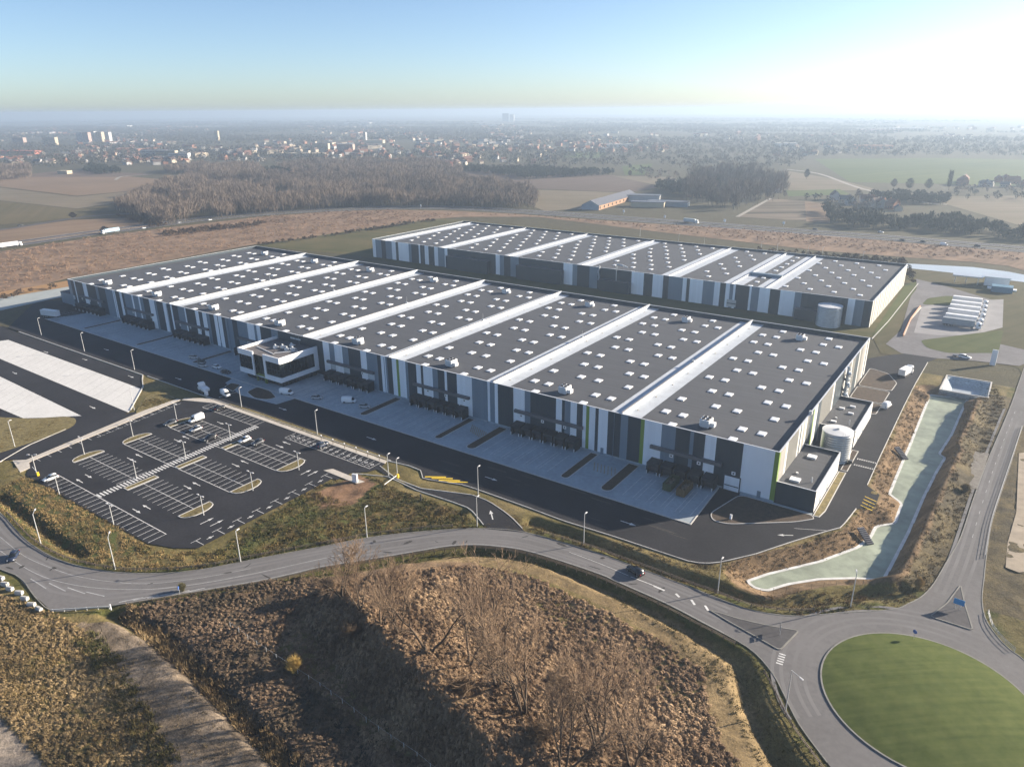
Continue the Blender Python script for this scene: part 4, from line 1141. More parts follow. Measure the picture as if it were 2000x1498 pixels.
# ------------------------------------------------------------------ vehicles
def loft(mb, st, mi=0, ch=0.18):
    """stations (x, zb, zt, hw_bottom, hw_top) joined into a rounded-box hull"""
    n = 10; base = len(mb.v); vs = []
    for (x, zb, zt, wb, wt) in st:
        c = min(ch, (zt-zb)*.35); zm = zb+(zt-zb)*.45; wm = max(wb, wt)*1.0
        vs += [(x,-wb+c*.6,zb),(x,wb-c*.6,zb),(x,wb,zb+c),(x,wm,zm),(x,wt,zt-c),(x,wt-c,zt),(x,-wt+c,zt),(x,-wt,zt-c),(x,-wm,zm),(x,-wb,zb+c)]
    fs = []
    for i in range(len(st)-1):
        for k in range(n):
            fs.append((i*n+k, (i+1)*n+k, (i+1)*n+(k+1)%n, i*n+(k+1)%n))
    fs.append(tuple(range(n))); fs.append(tuple((len(st)-1)*n+k for k in range(n-1,-1,-1)))
    mb.add(vs, fs, mi)
def wheel(root, x, y, r=.33, w=.22):
    m = MB(); m.lathe([(r*.62,-w/2),(r*.95,-w/2),(r,-w/2+.04),(r,w/2-.04),(r*.95,w/2),(r*.62,w/2)], 16)
    m.v = [(a, c, b_) for a, b_, c in m.v]
    o = m.build('wheel', MT['tyre'], root, True, loc=(x,y,r))
    m = MB(); m.lathe([(0,-w/2+.03),(r*.63,-w/2+.01),(r*.63,w/2-.01),(0,w/2-.03)], 12); m.v = [(a, c, b_) for a, b_, c in m.v]
    m.build('rim', MT['rim'], o)
CAR_ST = {
 'hatchback': dict(L=4.1, low=[(-2.02,.42,.72,.74,.70),(-1.95,.28,.92,.84,.80),(-1.2,.22,.98,.88,.84),(0,.2,.96,.89,.85),(.75,.22,.93,.88,.83),(1.5,.25,.84,.85,.76),(1.98,.34,.70,.72,.60)],
   cab=[(-1.93,.90,1.10,.76,.70),(-1.55,.92,1.42,.80,.60),(-.8,.93,1.50,.82,.62),(.1,.93,1.47,.82,.61),(.95,.90,1.0,.78,.68)], top=[(-1.62,1.36,1.455,.60,.55),(-.8,1.44,1.53,.63,.58),(.12,1.41,1.50,.62,.56)]),
 'suv': dict(L=4.6, low=[(-2.28,.5,.85,.80,.76),(-2.2,.34,1.08,.90,.86),(-1.3,.26,1.13,.94,.90),(0,.25,1.12,.95,.91),(.9,.27,1.09,.94,.89),(1.7,.3,1.0,.91,.83),(2.24,.4,.84,.80,.68)],
   cab=[(-2.18,1.05,1.25,.82,.76),(-1.85,1.07,1.58,.86,.68),(-.9,1.08,1.68,.88,.70),(.2,1.08,1.65,.88,.68),(1.15,1.05,1.16,.84,.74)], top=[(-1.95,1.52,1.62,.67,.62),(-.9,1.62,1.72,.71,.66),(.25,1.59,1.68,.69,.63)]),
 'estate': dict(L=4.5, low=[(-2.22,.42,.74,.76,.72),(-2.15,.28,.92,.86,.82),(-1.3,.22,.97,.90,.86),(0,.2,.95,.90,.86),(.9,.22,.92,.89,.84),(1.7,.25,.83,.86,.77),(2.2,.34,.70,.74,.62)],
   cab=[(-2.1,.90,1.08,.78,.72),(-1.7,.92,1.38,.82,.62),(-.8,.93,1.46,.83,.63),(.1,.93,1.43,.83,.62),(1.05,.89,.98,.79,.69)], top=[(-1.8,1.33,1.42,.61,.56),(-.8,1.40,1.49,.64,.59),(.14,1.37,1.46,.62,.57)]),
 'van': dict(L=5.3, low=[(-2.62,.45,2.1,.88,.80),(-2.55,.3,2.3,.95,.86),(-1.0,.28,2.35,.97,.88),(.6,.28,2.3,.97,.86),(1.25,.28,2.05,.96,.80)], cab=[(1.2,1.15,1.98,.93,.76),(1.75,1.1,1.42,.92,.80),(1.98,1.05,1.15,.9,.82)], top=[(1.2,.28,1.16,.955,.93),(1.9,.28,1.12,.95,.90),(2.35,.3,1.02,.9,.82),(2.62,.42,.8,.78,.7)]),
}
def make_car(style, paint, x, y, rz, label, group=None, z=0.03):
    S = CAR_ST[style]
    root = empty('van' if style == 'van' else 'car', (x,y,z), rz, label, 'van' if style == 'van' else 'car', group)
    m = MB(); loft(m, S['low']); loft(m, S['top'], 0, .1)
    m.build('body', PAINT[paint], root, True)
    m = MB(); loft(m, S['cab'], 0, .12); m.build('window', MT['carglass'], root, True)
    hl = S['L']/2
    wb = hl*.62; r = .33 if style in ('hatchback','estate') else .37
    hw = {'hatchback':.80,'suv':.86,'estate':.82,'van':.88}[style]
    for sx in (-1,1):
        for sy in (-1,1): wheel(root, sx*wb, sy*hw, r)
    zf = {'hatchback':.62,'suv':.74,'estate':.62,'van':.78}[style]
    for sy in (-1,1):
        MB().box(hl-.28,hl-.06,sy*.62-.13,sy*.62+.13,zf-.07,zf+.08).build('headlight', MT['headlight'], root)
        MB().box(-hl-.01,-hl+.12,sy*.66-.1,sy*.66+.1,zf+.1,zf+.34).build('tail_light', MT['taillight'], root)
        MB().box(.72,.92,sy*(hw+.12)-.1,sy*(hw+.12)+.1,.95,1.08).build('mirror', PAINT[paint], root)
    return root
UP, DN = PI/2, -PI/2
def car_px(style, paint, px, py, rz, label, group=None, z=.04):
    x, y = G(px, py); return make_car(style, paint, x, y, rz, label, group, z)
gp = 'cars parked in the staff car park'
car_px('estate','grey',333,829,DN,'dark grey estate car parked beside the planted island nearest the truck park',gp)
car_px('van','white',384,822,DN,'white van parked in the car park, first in its row after the planted island',gp)
car_px('hatchback','silver',383,841,DN,'silver hatchback parked in the car park in front of the white van',gp)
car_px('suv','black',410,859,DN,'black off-road car parked right beside the zebra path of the car park',gp)
car_px('estate','black',429,799,UP,'black estate car alone in the parking row along the rear footpath',gp)
car_px('hatchback','white',478,862,DN,'white hatchback parked just across the zebra path beside a grey car',gp)
car_px('hatchback','grey',504,867,DN,'grey hatchback parked next to the white hatchback',gp)
car_px('suv','blue',630,872,UP,'dark blue car alone among the marked bays below the footpath',gp)
car_px('hatchback','white',99,937,DN,'white hatchback parked at the gate end of the outer parking row',gp)
gy = 'vehicles standing on the concrete dock yard'
car_px('van','white',560,770,0.35,'white van standing just right of the office block',gy)
car_px('hatchback','silver',620,779,0.5,'silver hatchback on the concrete yard right of the office',gy)
car_px('van','white',682,786,0.6,'white van in the middle of the concrete yard right of the office',gy)
car_px('hatchback','silver',713,796,0.5,'silver hatchback beside the long planted strip of the yard',gy)
car_px('estate','silver',380,700,0.35,'silver estate car, furthest left of the cars left of the office',gy)
car_px('hatchback','black',394,709,0.3,'black hatchback among the cars left of the office',gy)
car_px('hatchback','silver',397,716,0.35,'silver hatchback nearest the kerb left of the office',gy)
car_px('estate','white',424,719,0.1,'white estate car closest to the office on its left',gy)
car_px('estate','black',442,729,0.2,'black estate car in the shade at the left foot of the office',gy)
car_px('van','white',441,773,-0.15,'white van stopped on the crossing by the entrance gate')
car_px('suv','black',1240,1119,2.85,'black off-road car driving on the curved grey road', 'cars on the curved road', .01)
car_px('hatchback','blue',27,1090,-0.7,'dark blue hatchback at the left end of the curved road', 'cars on the curved road', .01)
car_px('van','white',1731,796,1.35,'white van beside the pale annex on the east lane')

def truck(x, y, rz, label, box='white', cab='white', L=13.6, group=None, trailer=True, cabin=True, H=4.0, wname='articulated_lorry'):
    root = empty(wname, (x,y,0.03), rz, label, 'lorry', group)
    m = MB(); m.box(-L,0,-1.27,1.27,1.15,H); m.build('trailer_box', MT['unit'] if box == 'white' else box, root)
    m = MB(); m.box(-L+.05,-.05,-1.22,1.22,H+.003,H+.03); m.build('trailer_roof', MT['white'] if box == 'white' else box, root)
    m = MB(); m.box(-L+.2,-.4,-.6,.6,.8,1.148); m.box(-L+.5,-L+4.4,-1.2,1.2,.75,.8); m.build('chassis', MT['black'], root)
    for k in range(3):
        for sy in (-1,1): wheel(root, -L+1.6+k*1.3, sy*1.05, .5, .34)
    if cabin:
        m = MB(); loft(m, [(.55,.5,3.3,1.2,1.15),(1.9,.45,3.45,1.24,1.18),(2.55,.45,3.1,1.22,1.1),(2.8,.5,1.9,1.2,1.1)], 0, .2); m.build('cab', PAINT[cab], root, True)
        m = MB(); m.box(2.5,2.86,-1.02,1.02,1.95,2.75); m.box(1.5,2.4,-1.27,1.27,1.9,2.6); m.build('window', MT['carglass'], root)
        for xx in (1.6,-.9):
            for sy in (-1,1): wheel(root, xx, sy*1.05, .5, .34)
    return root
gl = 'lorries parked side by side in the lorry park'
lx = [(1903,600),(1901,608),(1899,615),(1896,624),(1893,630),(1891,638)]
lab = ['white lorry furthest back in the row of parked lorries','white lorry second from the back in the parked row','white lorry third from the back in the parked row','white lorry in the middle of the row with a wide gap before it','white lorry with a bright roof, second nearest of the parked row','grey-sided lorry nearest the camera in the parked row']
PXL = [(30.6,270),(30.9,259),(31.1,249),(31.2,239),(31.2,227.5),(30.9,219)]
grs = M('grey_tarpaulin', (0.3,0.32,0.34), 0.5, 0.1, 0.5)
for (x, y), t in zip(PXL, lab): truck(x, y, 0.0, t, box=grs if 'grey' in t else 'white', group=gl)
x, y = G(205,457); truck(x, y, math.atan2(G(280,446)[1]-G(150,466)[1], G(280,446)[0]-G(150,466)[0])+PI, 'pale blue lorry driving on the motorway beside bare fields', box=M('blue_tarpaulin', (0.33,0.47,0.58), 0.5, 0.05, 0.5), cab='white')
x, y = G(36,481); truck(x, y, math.atan2(G(180,462)[1]-G(0,486)[1], G(180,462)[0]-G(0,486)[0]), 'white lorry on the motorway at the left edge', L=13.6)
x, y = G(1358,437); truck(x, y, -0.15, 'silver tanker lorry on the motorway behind the rear warehouse', box=M('tanker_steel', (0.45,0.5,0.52), 0.35, 0.05, 0.5, metal=.4), L=12)
x, y = G(1772,731); truck(x, y, 1.35, 'white box lorry parked on the lane by the brown planting beds', L=6.5, wname='box_lorry', H=3.4)
x, y = G(115,622); truck(x, y, 0.25, 'white lorry trailer left at the far left end of the dock yard', L=11, cabin=False, wname='lorry_trailer')
x, y = G(398,765); r_ = truck(x, y, 2.9, 'small white flatbed lorry standing at the entrance gate', L=3.6, H=2.1, wname='flatbed_lorry')
# pickup with a long bed
x, y = G(1884,700)
pk = make_car('suv','white',x,y,-0.1,'white pickup with an open bed on the lane near the small basin')
MB().box(-4.6,-2.3,-.9,.9,.75,.95).build('flat_bed', MT['canopy'], pk)
for k in range(2):
    for sy in (-1,1): wheel(pk, -3.4-k*.7, sy*.8, .33)
# motorway traffic
def heading(px, py, qx, qy):
    a, c = G(px, py), G(qx, qy); return math.atan2(c[1]-a[1], c[0]-a[0])
hw = [(40,441.5,'black','dark car on the motorway slip by the tan fields'),(281,447,'white','white car right behind the pale blue lorry'),(350,436,'silver','silver car on the motorway in front of the bare wood'),(410,431,'white','white car on the motorway at the foot of the bare wood'),(1592,449.5,'black','black car on the motorway near the vineyard plot'),(1763,471,'black','black car on the motorway, left of a pair'),(1803,474,'black','black car on the motorway, right of a pair'),(1909,482,'black','black car on the motorway at the right edge'),(1720,455,'white','white car on the far motorway lane below the farm')]
for px, py, c, t in hw:
    x, y = G(px, py); make_car('estate', c, x, y, heading(px, py, px+30, py+(3 if px > 1000 else -4)), t, 'cars on the motorway', .08)
x, y = G(1843,480); make_car('van','white',x,y,heading(1843,480,1875,483),'white van on the motorway between dark cars','cars on the motorway',.08)

# open skips at the docks
def skip(x, y, rz, c, label):
    root = empty('waste_container', (x,y,.05), rz, label, 'container', 'containers at the docks')
    m = MB()
    L_, w, hh = 6.4, 2.4, 2.3
    m.box(-L_/2,L_/2,-w/2,-w/2+.1,.15,hh); m.box(-L_/2,L_/2,w/2-.1,w/2,.15,hh); m.box(-L_/2,-L_/2+.1,-w/2+.1,w/2-.1,.15,hh); m.box(L_/2-.1,L_/2,-w/2+.1,w/2-.1,.15,hh); m.box(-L_/2+.1,L_/2-.1,-w/2+.1,w/2-.1,.15,.3)
    m.build('shell', c, root)
    m = MB()
    for k in range(7):
        for s in (-1,1): m.box(-L_/2+.4+k*.9,-L_/2+.52+k*.9,s*(w/2+.05)-.045,s*(w/2+.05)+.045,.2,hh-.1)
    m.build('rib', c, root)
    m = MB()
    for k in range(40):
        a = random.uniform(-2.7,2.7); b_ = random.uniform(-.9,.9); s = random.uniform(.2,.5)
        m.box(a-s,a+s,b_-s*.6,b_+s*.6,random.uniform(.5,.9),random.uniform(1.0,1.7))
    m.build('load', M('skip_load', (0.22,0.17,0.12), 0.9, 0.6, 1.5), root)
skip(-26.4,-7.4,UP+.0, M('green_container_paint', (0.05,0.07,0.03), 0.6, 0.2, 1.0), 'dark green open waste container standing at a loading dock')
skip(-22.0,-8.2,UP+.0, M('brown_container_paint', (0.14,0.085,0.035), 0.6, 0.2, 1.0), 'brown open waste container standing at a loading dock')

# ------------------------------------------------------------------ lamps
def pole_lamp(px, py, h, style, ang, label, group):
    x, y = G(px, py)
    z = float(hgt(x, y)); z = max(z, -.2)
    root = empty('street_lamp', (x,y,z), ang, label, 'street lamp', group)
    m = MB(); m.tube((0,0,-.1),(0,0,h),.13,.085,8); m.tube((0,0,0),(0,0,.9),.14,.13,8)
    if style == 'arm': m.tube((0,0,h-.05),(1.9,0,h+.12),.05,.04,6)
    if style == 'short': m.tube((0,0,h-.1),(.5,0,h),.05,.04,6)
    if style == 'double': m.tube((-.9,0,h),(.9,0,h),.045,.045,6)
    m.build('pole', MT['steel'], root)
    def head(a):
        k = MB(); k.add([(a-.42,-.17,h),(a+.42,-.17,h+.06),(a+.42,.17,h+.06),(a-.42,.17,h),(a-.36,-.12,h+.14),(a+.36,-.12,h+.17),(a+.36,.12,h+.17),(a-.36,.12,h+.14)],[(0,3,2,1),(4,5,6,7),(0,1,5,4),(1,2,6,5),(2,3,7,6),(3,0,4,7)])
        k.build('lamp_head', MT['lamphead'], root)
    if style == 'arm': head(2.2)
    elif style == 'short': head(.7)
    elif style == 'double': head(-1.1); head(1.1)
    return root
gr_ = 'street lamps along the curved road'
for px, py, a, t in ((80,1063,PI*.80,'lamp with a bent arm at the left bend of the road near the low marsh'),(225,1111,PI*.8,'lamp with a bent arm on the grass below the corner of the car park'),(470,1097,PI*.55,'slender lamp on the verge below the parallel parking bays'),(717,1049,PI*.5,'slender lamp on the verge below the rough green bank'),(932,1028,PI*.5,'slender lamp at the mouth of the exit road'),(1140,1063,PI*.5,'slender lamp on the verge above the ditch, right of the exit road'),(1402,1156,PI*.5,'slender lamp on the verge near the tip of the pond'),(1661,1185,PI*.6,'slender lamp on the verge below the wide end of the pond')):
    pole_lamp(px, py, 8.6, 'arm' if px < 300 else 'short', a-PI*0.0, t, gr_)
pole_lamp(1534,1387,9.0,'arm',-0.55,'lamp with an arm reaching over the ring road, left of the roundabout lawn',gr_)
gc = 'double-headed lamps in the staff car park'
for px, py, t in ((345,819,'lamp on the planted island behind the parked white van'),(260,853,'lamp on the planted island at the left end of the middle row'),(165,888,'lamp on the planted island at the left end of the near row'),(363,896,'lamp beside the zebra path at the middle row'),(451,861,'lamp beside the zebra path at the far row'),(267,935,'lamp beside the zebra path at the near row'),(116,965,'lamp on the outer edge row behind the white hatchback'),(71,923,'lamp by the lower entrance of the car park'),(222,1024,'lamp halfway along the outer edge row of the car park'),(398,1006,'lamp on the rounded island at the right end of the near row'),(494,958,'lamp on the rounded island at the right end of the middle row'),(584,918,'lamp on the rounded island at the right end of the far row')):
    pole_lamp(px, py, 6.0, 'double', 0.0 if px > 100 else .6, t, gc)
gd = 'tall lamps along the service road'
for px, py, h_, t in ((81,655,8.5,'tall lamp at the far left end of the service road'),(165,686,8.5,'tall lamp on the kerb wall in front of the second dock group'),(263,722,8.5,'tall lamp on the kerb wall in front of the third dock group'),(472,795,7.5,'tall lamp at the corner of the footpath by the entrance gate'),(620,848,8.5,'tall lamp behind the footpath right of the office'),(262,800,8.5,'tall lamp at the tip of the white truck bays'),(29,872,9.0,'tall lamp on the grass verge at the left edge'),(934,965,8.5,'tall lamp on the green strip above the exit road'),(759,929,7.0,'tall lamp by the yellow barrier machine'),(776,929,5.5,'short lamp right of the yellow barrier machine')):
    pole_lamp(px, py, h_, 'short', PI/2, t, gd)
for i, (px, py) in enumerate(((1250,462),(1325,474),(1375,481),(1486,490),(1517,494),(1577,500),(1605,501),(1684,512))):
    pole_lamp(px, py, 7.0, 'short', 0, 'tiny lamp on the lane behind the rear warehouse, one of eight alike', 'lamps behind the rear warehouse')
# bollard lamps by the footpath
for i in range(6):
    x, y = G(628+i*22.6, 860+i*8.0)
    root = empty('bollard', (x,y,.1), 0, 'short post lamp on the edge of the footpath, one of six alike', 'bollard', 'post lamps along the footpath')
    m = MB(); m.tube((0,0,0),(0,0,1.5),.08,.08,8); m.build('post', MT['wood'], root)
    MB().box(-.16,.16,-.16,.16,1.503,1.85).build('lamp_head', MT['lamphead'], root)

# ------------------------------------------------------------------ fences, barriers, signs
def rail_fence(label, line, step=2.6, h=.95, mat='wood', name='guard_rail', post_r=.1, zoff=0, rails=(0.45,0.8), rr=.085, grp='wooden guard rails along the roads'):
    pts = resample(line, step)
    root = empty(name, (pts[0][0],pts[0][1],0), 0, label, 'fence', grp)
    ox, oy = pts[0]
    zs = np.maximum(hgt([p[0] for p in pts],[p[1] for p in pts]), -.3)
    pm = None
    for (x, y), z in list(zip(pts, zs))[:100]:
        if pm is None:
            m = MB(); m.tube((0,0,-.3),(0,0,h),post_r,post_r,6); pm = m.build('post', MT[mat], root, loc=(x-ox,y-oy,float(z)))
        else:
            c = pm.copy(); col.objects.link(c); c.location = (x-ox,y-oy,float(z))
    m = MB()
    for r in rails:
        for i in range(len(pts)-1):
            m.tube((pts[i][0]-ox,pts[i][1]-oy,zs[i]+r),(pts[i+1][0]-ox,pts[i+1][1]-oy,zs[i+1]+r),rr,rr,5,cap=False)
    m.build('rail', MT[mat], root)
    return root
def off_line(pts, d): return offset_pair(pts, d, d)[0]
rn_s = [p for p in resample(smooth_line(ROAD_N,3),2.0)]
def sub(line, x0, x1, y0=-999, y1=999): return [p for p in line if x0 < p[0] < x1 and y0 < p[1] < y1]
nE = sub(rn_s,-44,30,-52,-40)
rail_fence('wooden rail fence on the verge between the curved road and the ditch', off_line(nE,-1.3))
nW = [p for p in rn_s if -168 < p[0] < -62 and p[1] < -57]
rail_fence('low wooden rail fence along the car-park side of the curved road', off_line(nW,-1.0), 2.6)
rs_s = resample(smooth_line(ROAD_S[6:36],3),2.0)
sW = [p for p in rs_s if -104 < p[0] < -55]; sE = [p for p in rs_s if p[0] >= -55 and p[0] < 12 and p[1] > -63]
rail_fence('wooden rail fence between the curved road and the bare tree bank', off_line(sW,1.3), 2.6)
rail_fence('wooden rail fence on the near side of the road above the deep ditch', off_line(sE,1.3), 2.6)
sR = [p for p in resample(smooth_line(ROAD_S[24:],3),2.0) if p[1] < -62]
rail_fence('wooden rail fence curving round the near side of the roundabout', off_line(sR,1.6), 2.6)
eL = resample(smooth_line(GL([(1925,1090),(1936,1025),(1951,975),(1976,900),(1998,832)]),4),2.0)
rail_fence('steel railing along the right side of the north road', off_line(eL,-0.2), 2.4, 1.0, 'steel', 'railing', .05, 0, (.3,.62,.95), .04, 'steel railings by the north road')
eL2 = resample(smooth_line(GL([(1923,1195),(1932,1225),(1966,1264),(2005,1292)]),4),2.0)
rail_fence('steel railing round the outer bend right of the roundabout', off_line(eL2,-0.6), 2.4, 1.0, 'steel', 'railing', .05, 0, (.3,.62,.95), .04, 'steel railings by the north road')
wf = GL([(450,1223),(525,1278),(625,1343),(738,1426),(813,1483),(870,1530)])
rail_fence('old wire fence with white posts at the foot of the dark bank', wf, 3.2, 1.35, 'steel', 'wire_fence', .05, 0, (1.2,), .012, 'wire fences')
pf = GL([(1460,1160),(1540,1152),(1650,1140),(1745,1143),(1775,1110)])
rail_fence('thin wire fence between the pond and the verge', pf, 3.0, 1.3, 'wood', 'wire_fence', .03, 0, (.6,1.2), .012, 'wire fences')
yf = GL([(833,944),(905,952),(985,985),(1100,1022),(1200,1054),(1330,1100),(1410,1106),(1560,1063)])
rail_fence('thin wire fence along the outer kerb of the service road', yf, 3.4, 1.4, 'wood', 'wire_fence', .03, 0, (.7,1.35), .012, 'wire fences')
# barrier across the dead-end lane
x0, y0 = G(100,1196); x1, y1 = G(216,1189)
rt = empty('road_barrier', (x0,y0,0), math.atan2(y1-y0,x1-x0), 'low grey crash barrier closing the dead-end lane at the left', 'barrier')
Lb = math.hypot(x1-x0,y1-y0)
MB().box(0,Lb,-.06,.06,.45,.78).build('beam', MT['steel'], rt)
for k in range(6): MB().box(.3+k*(Lb-.6)/5-.06,.3+k*(Lb-.6)/5+.06,.07,.2,-.1,.75).build('post', MT['steel'], rt)
x, y = G(217,1190); rt = empty('marker_post', (x,y,0), 0, 'short white post at the end of the grey crash barrier', 'post')
m = MB(); m.tube((0,0,-.1),(0,0,1.3),.14,.12,8); m.build('shaft', MT['white'], rt); MB().box(-.13,.13,-.13,.13,1.303,1.36).build('cap', MT['coping'], rt)
# concrete blocks at the lower left
for i, (px, py) in enumerate(((2,1131),(10,1143),(20,1152),(38,1160),(49,1171),(62,1183),(77,1192))):
    x, y = G(px, py)
    if i == 0:
        m = MB(); m.box(-.8,.8,-.4,.4,0,.75); m.box(-.8,.8,-.2,.2,.753,.9); bk = m.build('concrete_block', MT['kerb']); 
        tag(bk, 'white concrete block lying in a row beside the dead-end lane, one of seven alike', 'concrete block', 'concrete blocks by the dead-end lane'); bk.location = (x,y,max(0,float(hgt(x,y)))); bk.rotation_euler.z = .3
    else:
        c = bk.copy(); col.objects.link(c); c.location = (x,y,max(0,float(hgt(x,y)))); c.rotation_euler.z = .3+random.uniform(-.35,.35)
# barrier boom and machine, kiosk
x, y = G(777,933); rt = empty('barrier_gate', (x,y,.05), heading(777,933,754,950), 'lifting barrier with a yellow machine across the exit road', 'barrier')
m = MB(); m.box(-.3,.3,-.3,.3,0,1.1); m.build('cabinet', MT['yellow'], rt)
m = MB(); m.box(.3,6.5,-.06,.06,.85,1.0); m.build('boom', MT['white'], rt)
x, y = G(75,929); rt = empty('barrier_gate', (x,y,.05), heading(75,929,60,915), 'raised barrier with a yellow machine at the lower car-park entrance', 'barrier')
m = MB(); m.box(-.3,.3,-.3,.3,0,1.1); m.build('cabinet', MT['yellow'], rt)
m = MB(); m.tube((0,0,1.0),(4.6,0,1.3),.06,.05,6); m.build('boom', MT['white'], rt)
x, y = G(694,941); rt = empty('ticket_kiosk', (x,y,.1), .3, 'white upright cabinet on the paved slab by the car-park exit', 'cabinet')
MB().box(-.75,.75,-.35,.35,0,2.3).build('case', MT['white'], rt); MB().box(-.8,.8,-.4,.4,2.303,2.42).build('roof', MT['coping'], rt)
x, y = G(403,772); rt = empty('gate_cabinet', (x,y,.1), 0, 'pair of white cabinets beside the entrance gate', 'cabinet')
MB().box(-.7,-.05,-.35,.35,0,1.9).build('case', MT['white'], rt); MB().box(.15,.9,-.35,.35,0,1.6).build('case', MT['white'], rt)
x, y = G(1938,713); rt = empty('sign_board', (x,y,0), 1.5, 'tall white panel standing beside the north lane near the small basin', 'sign')
MB().box(-.25,.25,-1.0,1.0,.0,6.4).build('panel', MT['white'], rt); MB().box(-.3,.3,-1.05,1.05,6.403,6.5).build('cap', MT['coping'], rt)
x, y = G(1427,1014); rt = empty('hydrant_cabinet', (x,y,.1), 0, 'small white post cabinet on the corner bed', 'cabinet')
MB().box(-.25,.25,-.2,.2,0,1.2).build('case', MT['white'], rt); MB().box(-.3,.3,-.25,.25,1.203,1.3).build('cap', MT['coping'], rt)
x, y = G(1660,905); rt = empty('valve_box', (x,y,0), 0, 'small black box on the kerb in front of the round water tank', 'box')
MB().box(-.55,.55,-.5,.5,0,1.0).build('case', MT['black'], rt); MB().box(-.6,.6,-.55,.55,1.003,1.08).build('lid', MT['dockdoor'], rt)
def sign(px, py, rz, kind, label):
    x, y = G(px, py); rt = empty('road_sign', (x,y,.1), rz, label, 'road sign', 'road signs at the roundabout')
    m = MB()
    if kind == 'round':
        m.tube((0,0,0),(0,0,2.0),.04,.04,6); m.build('pole', MT['steel'], rt)
        m = MB(); m.tube((-.05,0,1.9),(-.1,0,1.9),.42,.42,18); m.build('disc', M('sign_blue', (0.03,0.1,0.35), .5, 0), rt)
    elif kind == 'board':
        for s in (-.5,.5): m.tube((0,s,0),(0,s,2.4),.05,.05,6)
        m.build('pole', MT['steel'], rt)
        m = MB(); m.box(-.12,-.055,-1.0,1.0,1.2,2.5); m.build('board', M('sign_blue_board', (0.05,0.25,0.5), .5, 0), rt)
    else:
        for s in (-.6,.6): m.tube((0,s,0),(0,s,2.2),.04,.04,6)
        m.build('pole', MT['steel'], rt)
        m = MB(); m.box(-.1,-.045,-.85,.85,1.3,1.62); m.box(-.1,-.045,-.85,.85,1.75,2.07); m.build('board', MT['canopy'], rt)
sign(1784,1249,1.2,'round','round blue sign on a post at the edge of the roundabout lawn')
sign(1870,1190,1.5,'board','wide blue sign board on the right splitter island')
sign(1523,1237,.3,'arrow','pair of narrow dark direction boards on the left splitter island')
sign(352,1163,.8,'round','round sign on a post by the rail fence on the left of the curved road')
# dark cabinet posts near exit road
for i, (px, py) in enumerate(((822,978),)):
    x, y = G(px, py); rt = empty('marker_post', (x,y,0), 0, 'dark post standing on the kerb of the exit road', 'post')
    MB().box(-.2,.2,-.15,.15,0,1.9).build('shaft', MT['black'], rt); MB().box(-.24,.24,-.19,.19,1.903,2.0).build('cap', MT['dockdoor'], rt)
# steps on the pond bank
for i, (px, py, rz, t) in enumerate(((1690,1040,-.75,'dark stone stair down the bank at the bend of the pond'),(1760,880,-.7,'dark stone stair down the straight pond bank'),)):
    x, y = G(px, py, -.3); rt = empty('bank_stair', (x,y,0), rz, t, 'stair', 'stairs down to the pond')
    for k in range(9):
        zz = -.1-k*.24
        MB().box(k*.5-2.0,k*.5-1.5,-.9,.9,zz-.35,zz+.12).build('step', MT['canopy'], rt)
# service station at the far right
x, y = G(1925,557); rt = empty('service_station', (x,y,0), .02, 'service building with white canopies and a blue roof behind the lorry park', 'service station')
m = MB(); m.box(-34,-4,-6,8,5.2,6.1); m.build('canopy', MT['tank'], rt)
m = MB()
for a in (-31,-20,-8):
    for c in (-4,6): m.box(a-.3,a+.3,c-.3,c+.3,0,5.19)
m.build('pillar', MT['steel'], rt)
m = MB(); m.box(-2,22,-2,16,0,6.0); m.build('wall', MT['unit'], rt)
m = MB(); m.box(-3,23,-3,17,6.003,6.8); m.build('roof', MT['tank'], rt)
m = MB(); m.box(6,26,-34,-20,0,4.2); m.build('blue_wing', M('blue_wing_sheet', (0.10,0.2,0.28), .5, .1, .3), rt)
m = MB(); m.box(2,30,-19.9,-12,0,.9); m.build('plinth', MT['white'], rt)
rt.scale = (.52,.52,.8)
ob = M('orange_plastic', (0.36,0.18,0.10), .5, .1, 1.0)
pts_ = resample(GL([(1764,656),(1778,625),(1797,600)]), 3.0); proto = None
for i, (x, y) in enumerate(pts_):
    a_ = math.atan2(pts_[min(i+1,len(pts_)-1)][1]-pts_[max(i-1,0)][1], pts_[min(i+1,len(pts_)-1)][0]-pts_[max(i-1,0)][0])
    if proto is None:
        m = MB(); m.add([(-1.4,-.35,0),(1.4,-.35,0),(1.4,.35,0),(-1.4,.35,0),(-1.4,-.12,1.0),(1.4,-.12,1.0),(1.4,.12,1.0),(-1.4,.12,1.0)],[(0,3,2,1),(4,5,6,7),(0,1,5,4),(1,2,6,5),(2,3,7,6),(3,0,4,7)])
        proto = m.build('plastic_barrier', ob); tag(proto, 'orange plastic barrier in the line beside the lorry park, all alike', 'barrier', 'orange barriers by the lorry park'); c = proto
    else:
        c = proto.copy(); col.objects.link(c)
    c.location = (x,y,.2); c.rotation_euler.z = a_
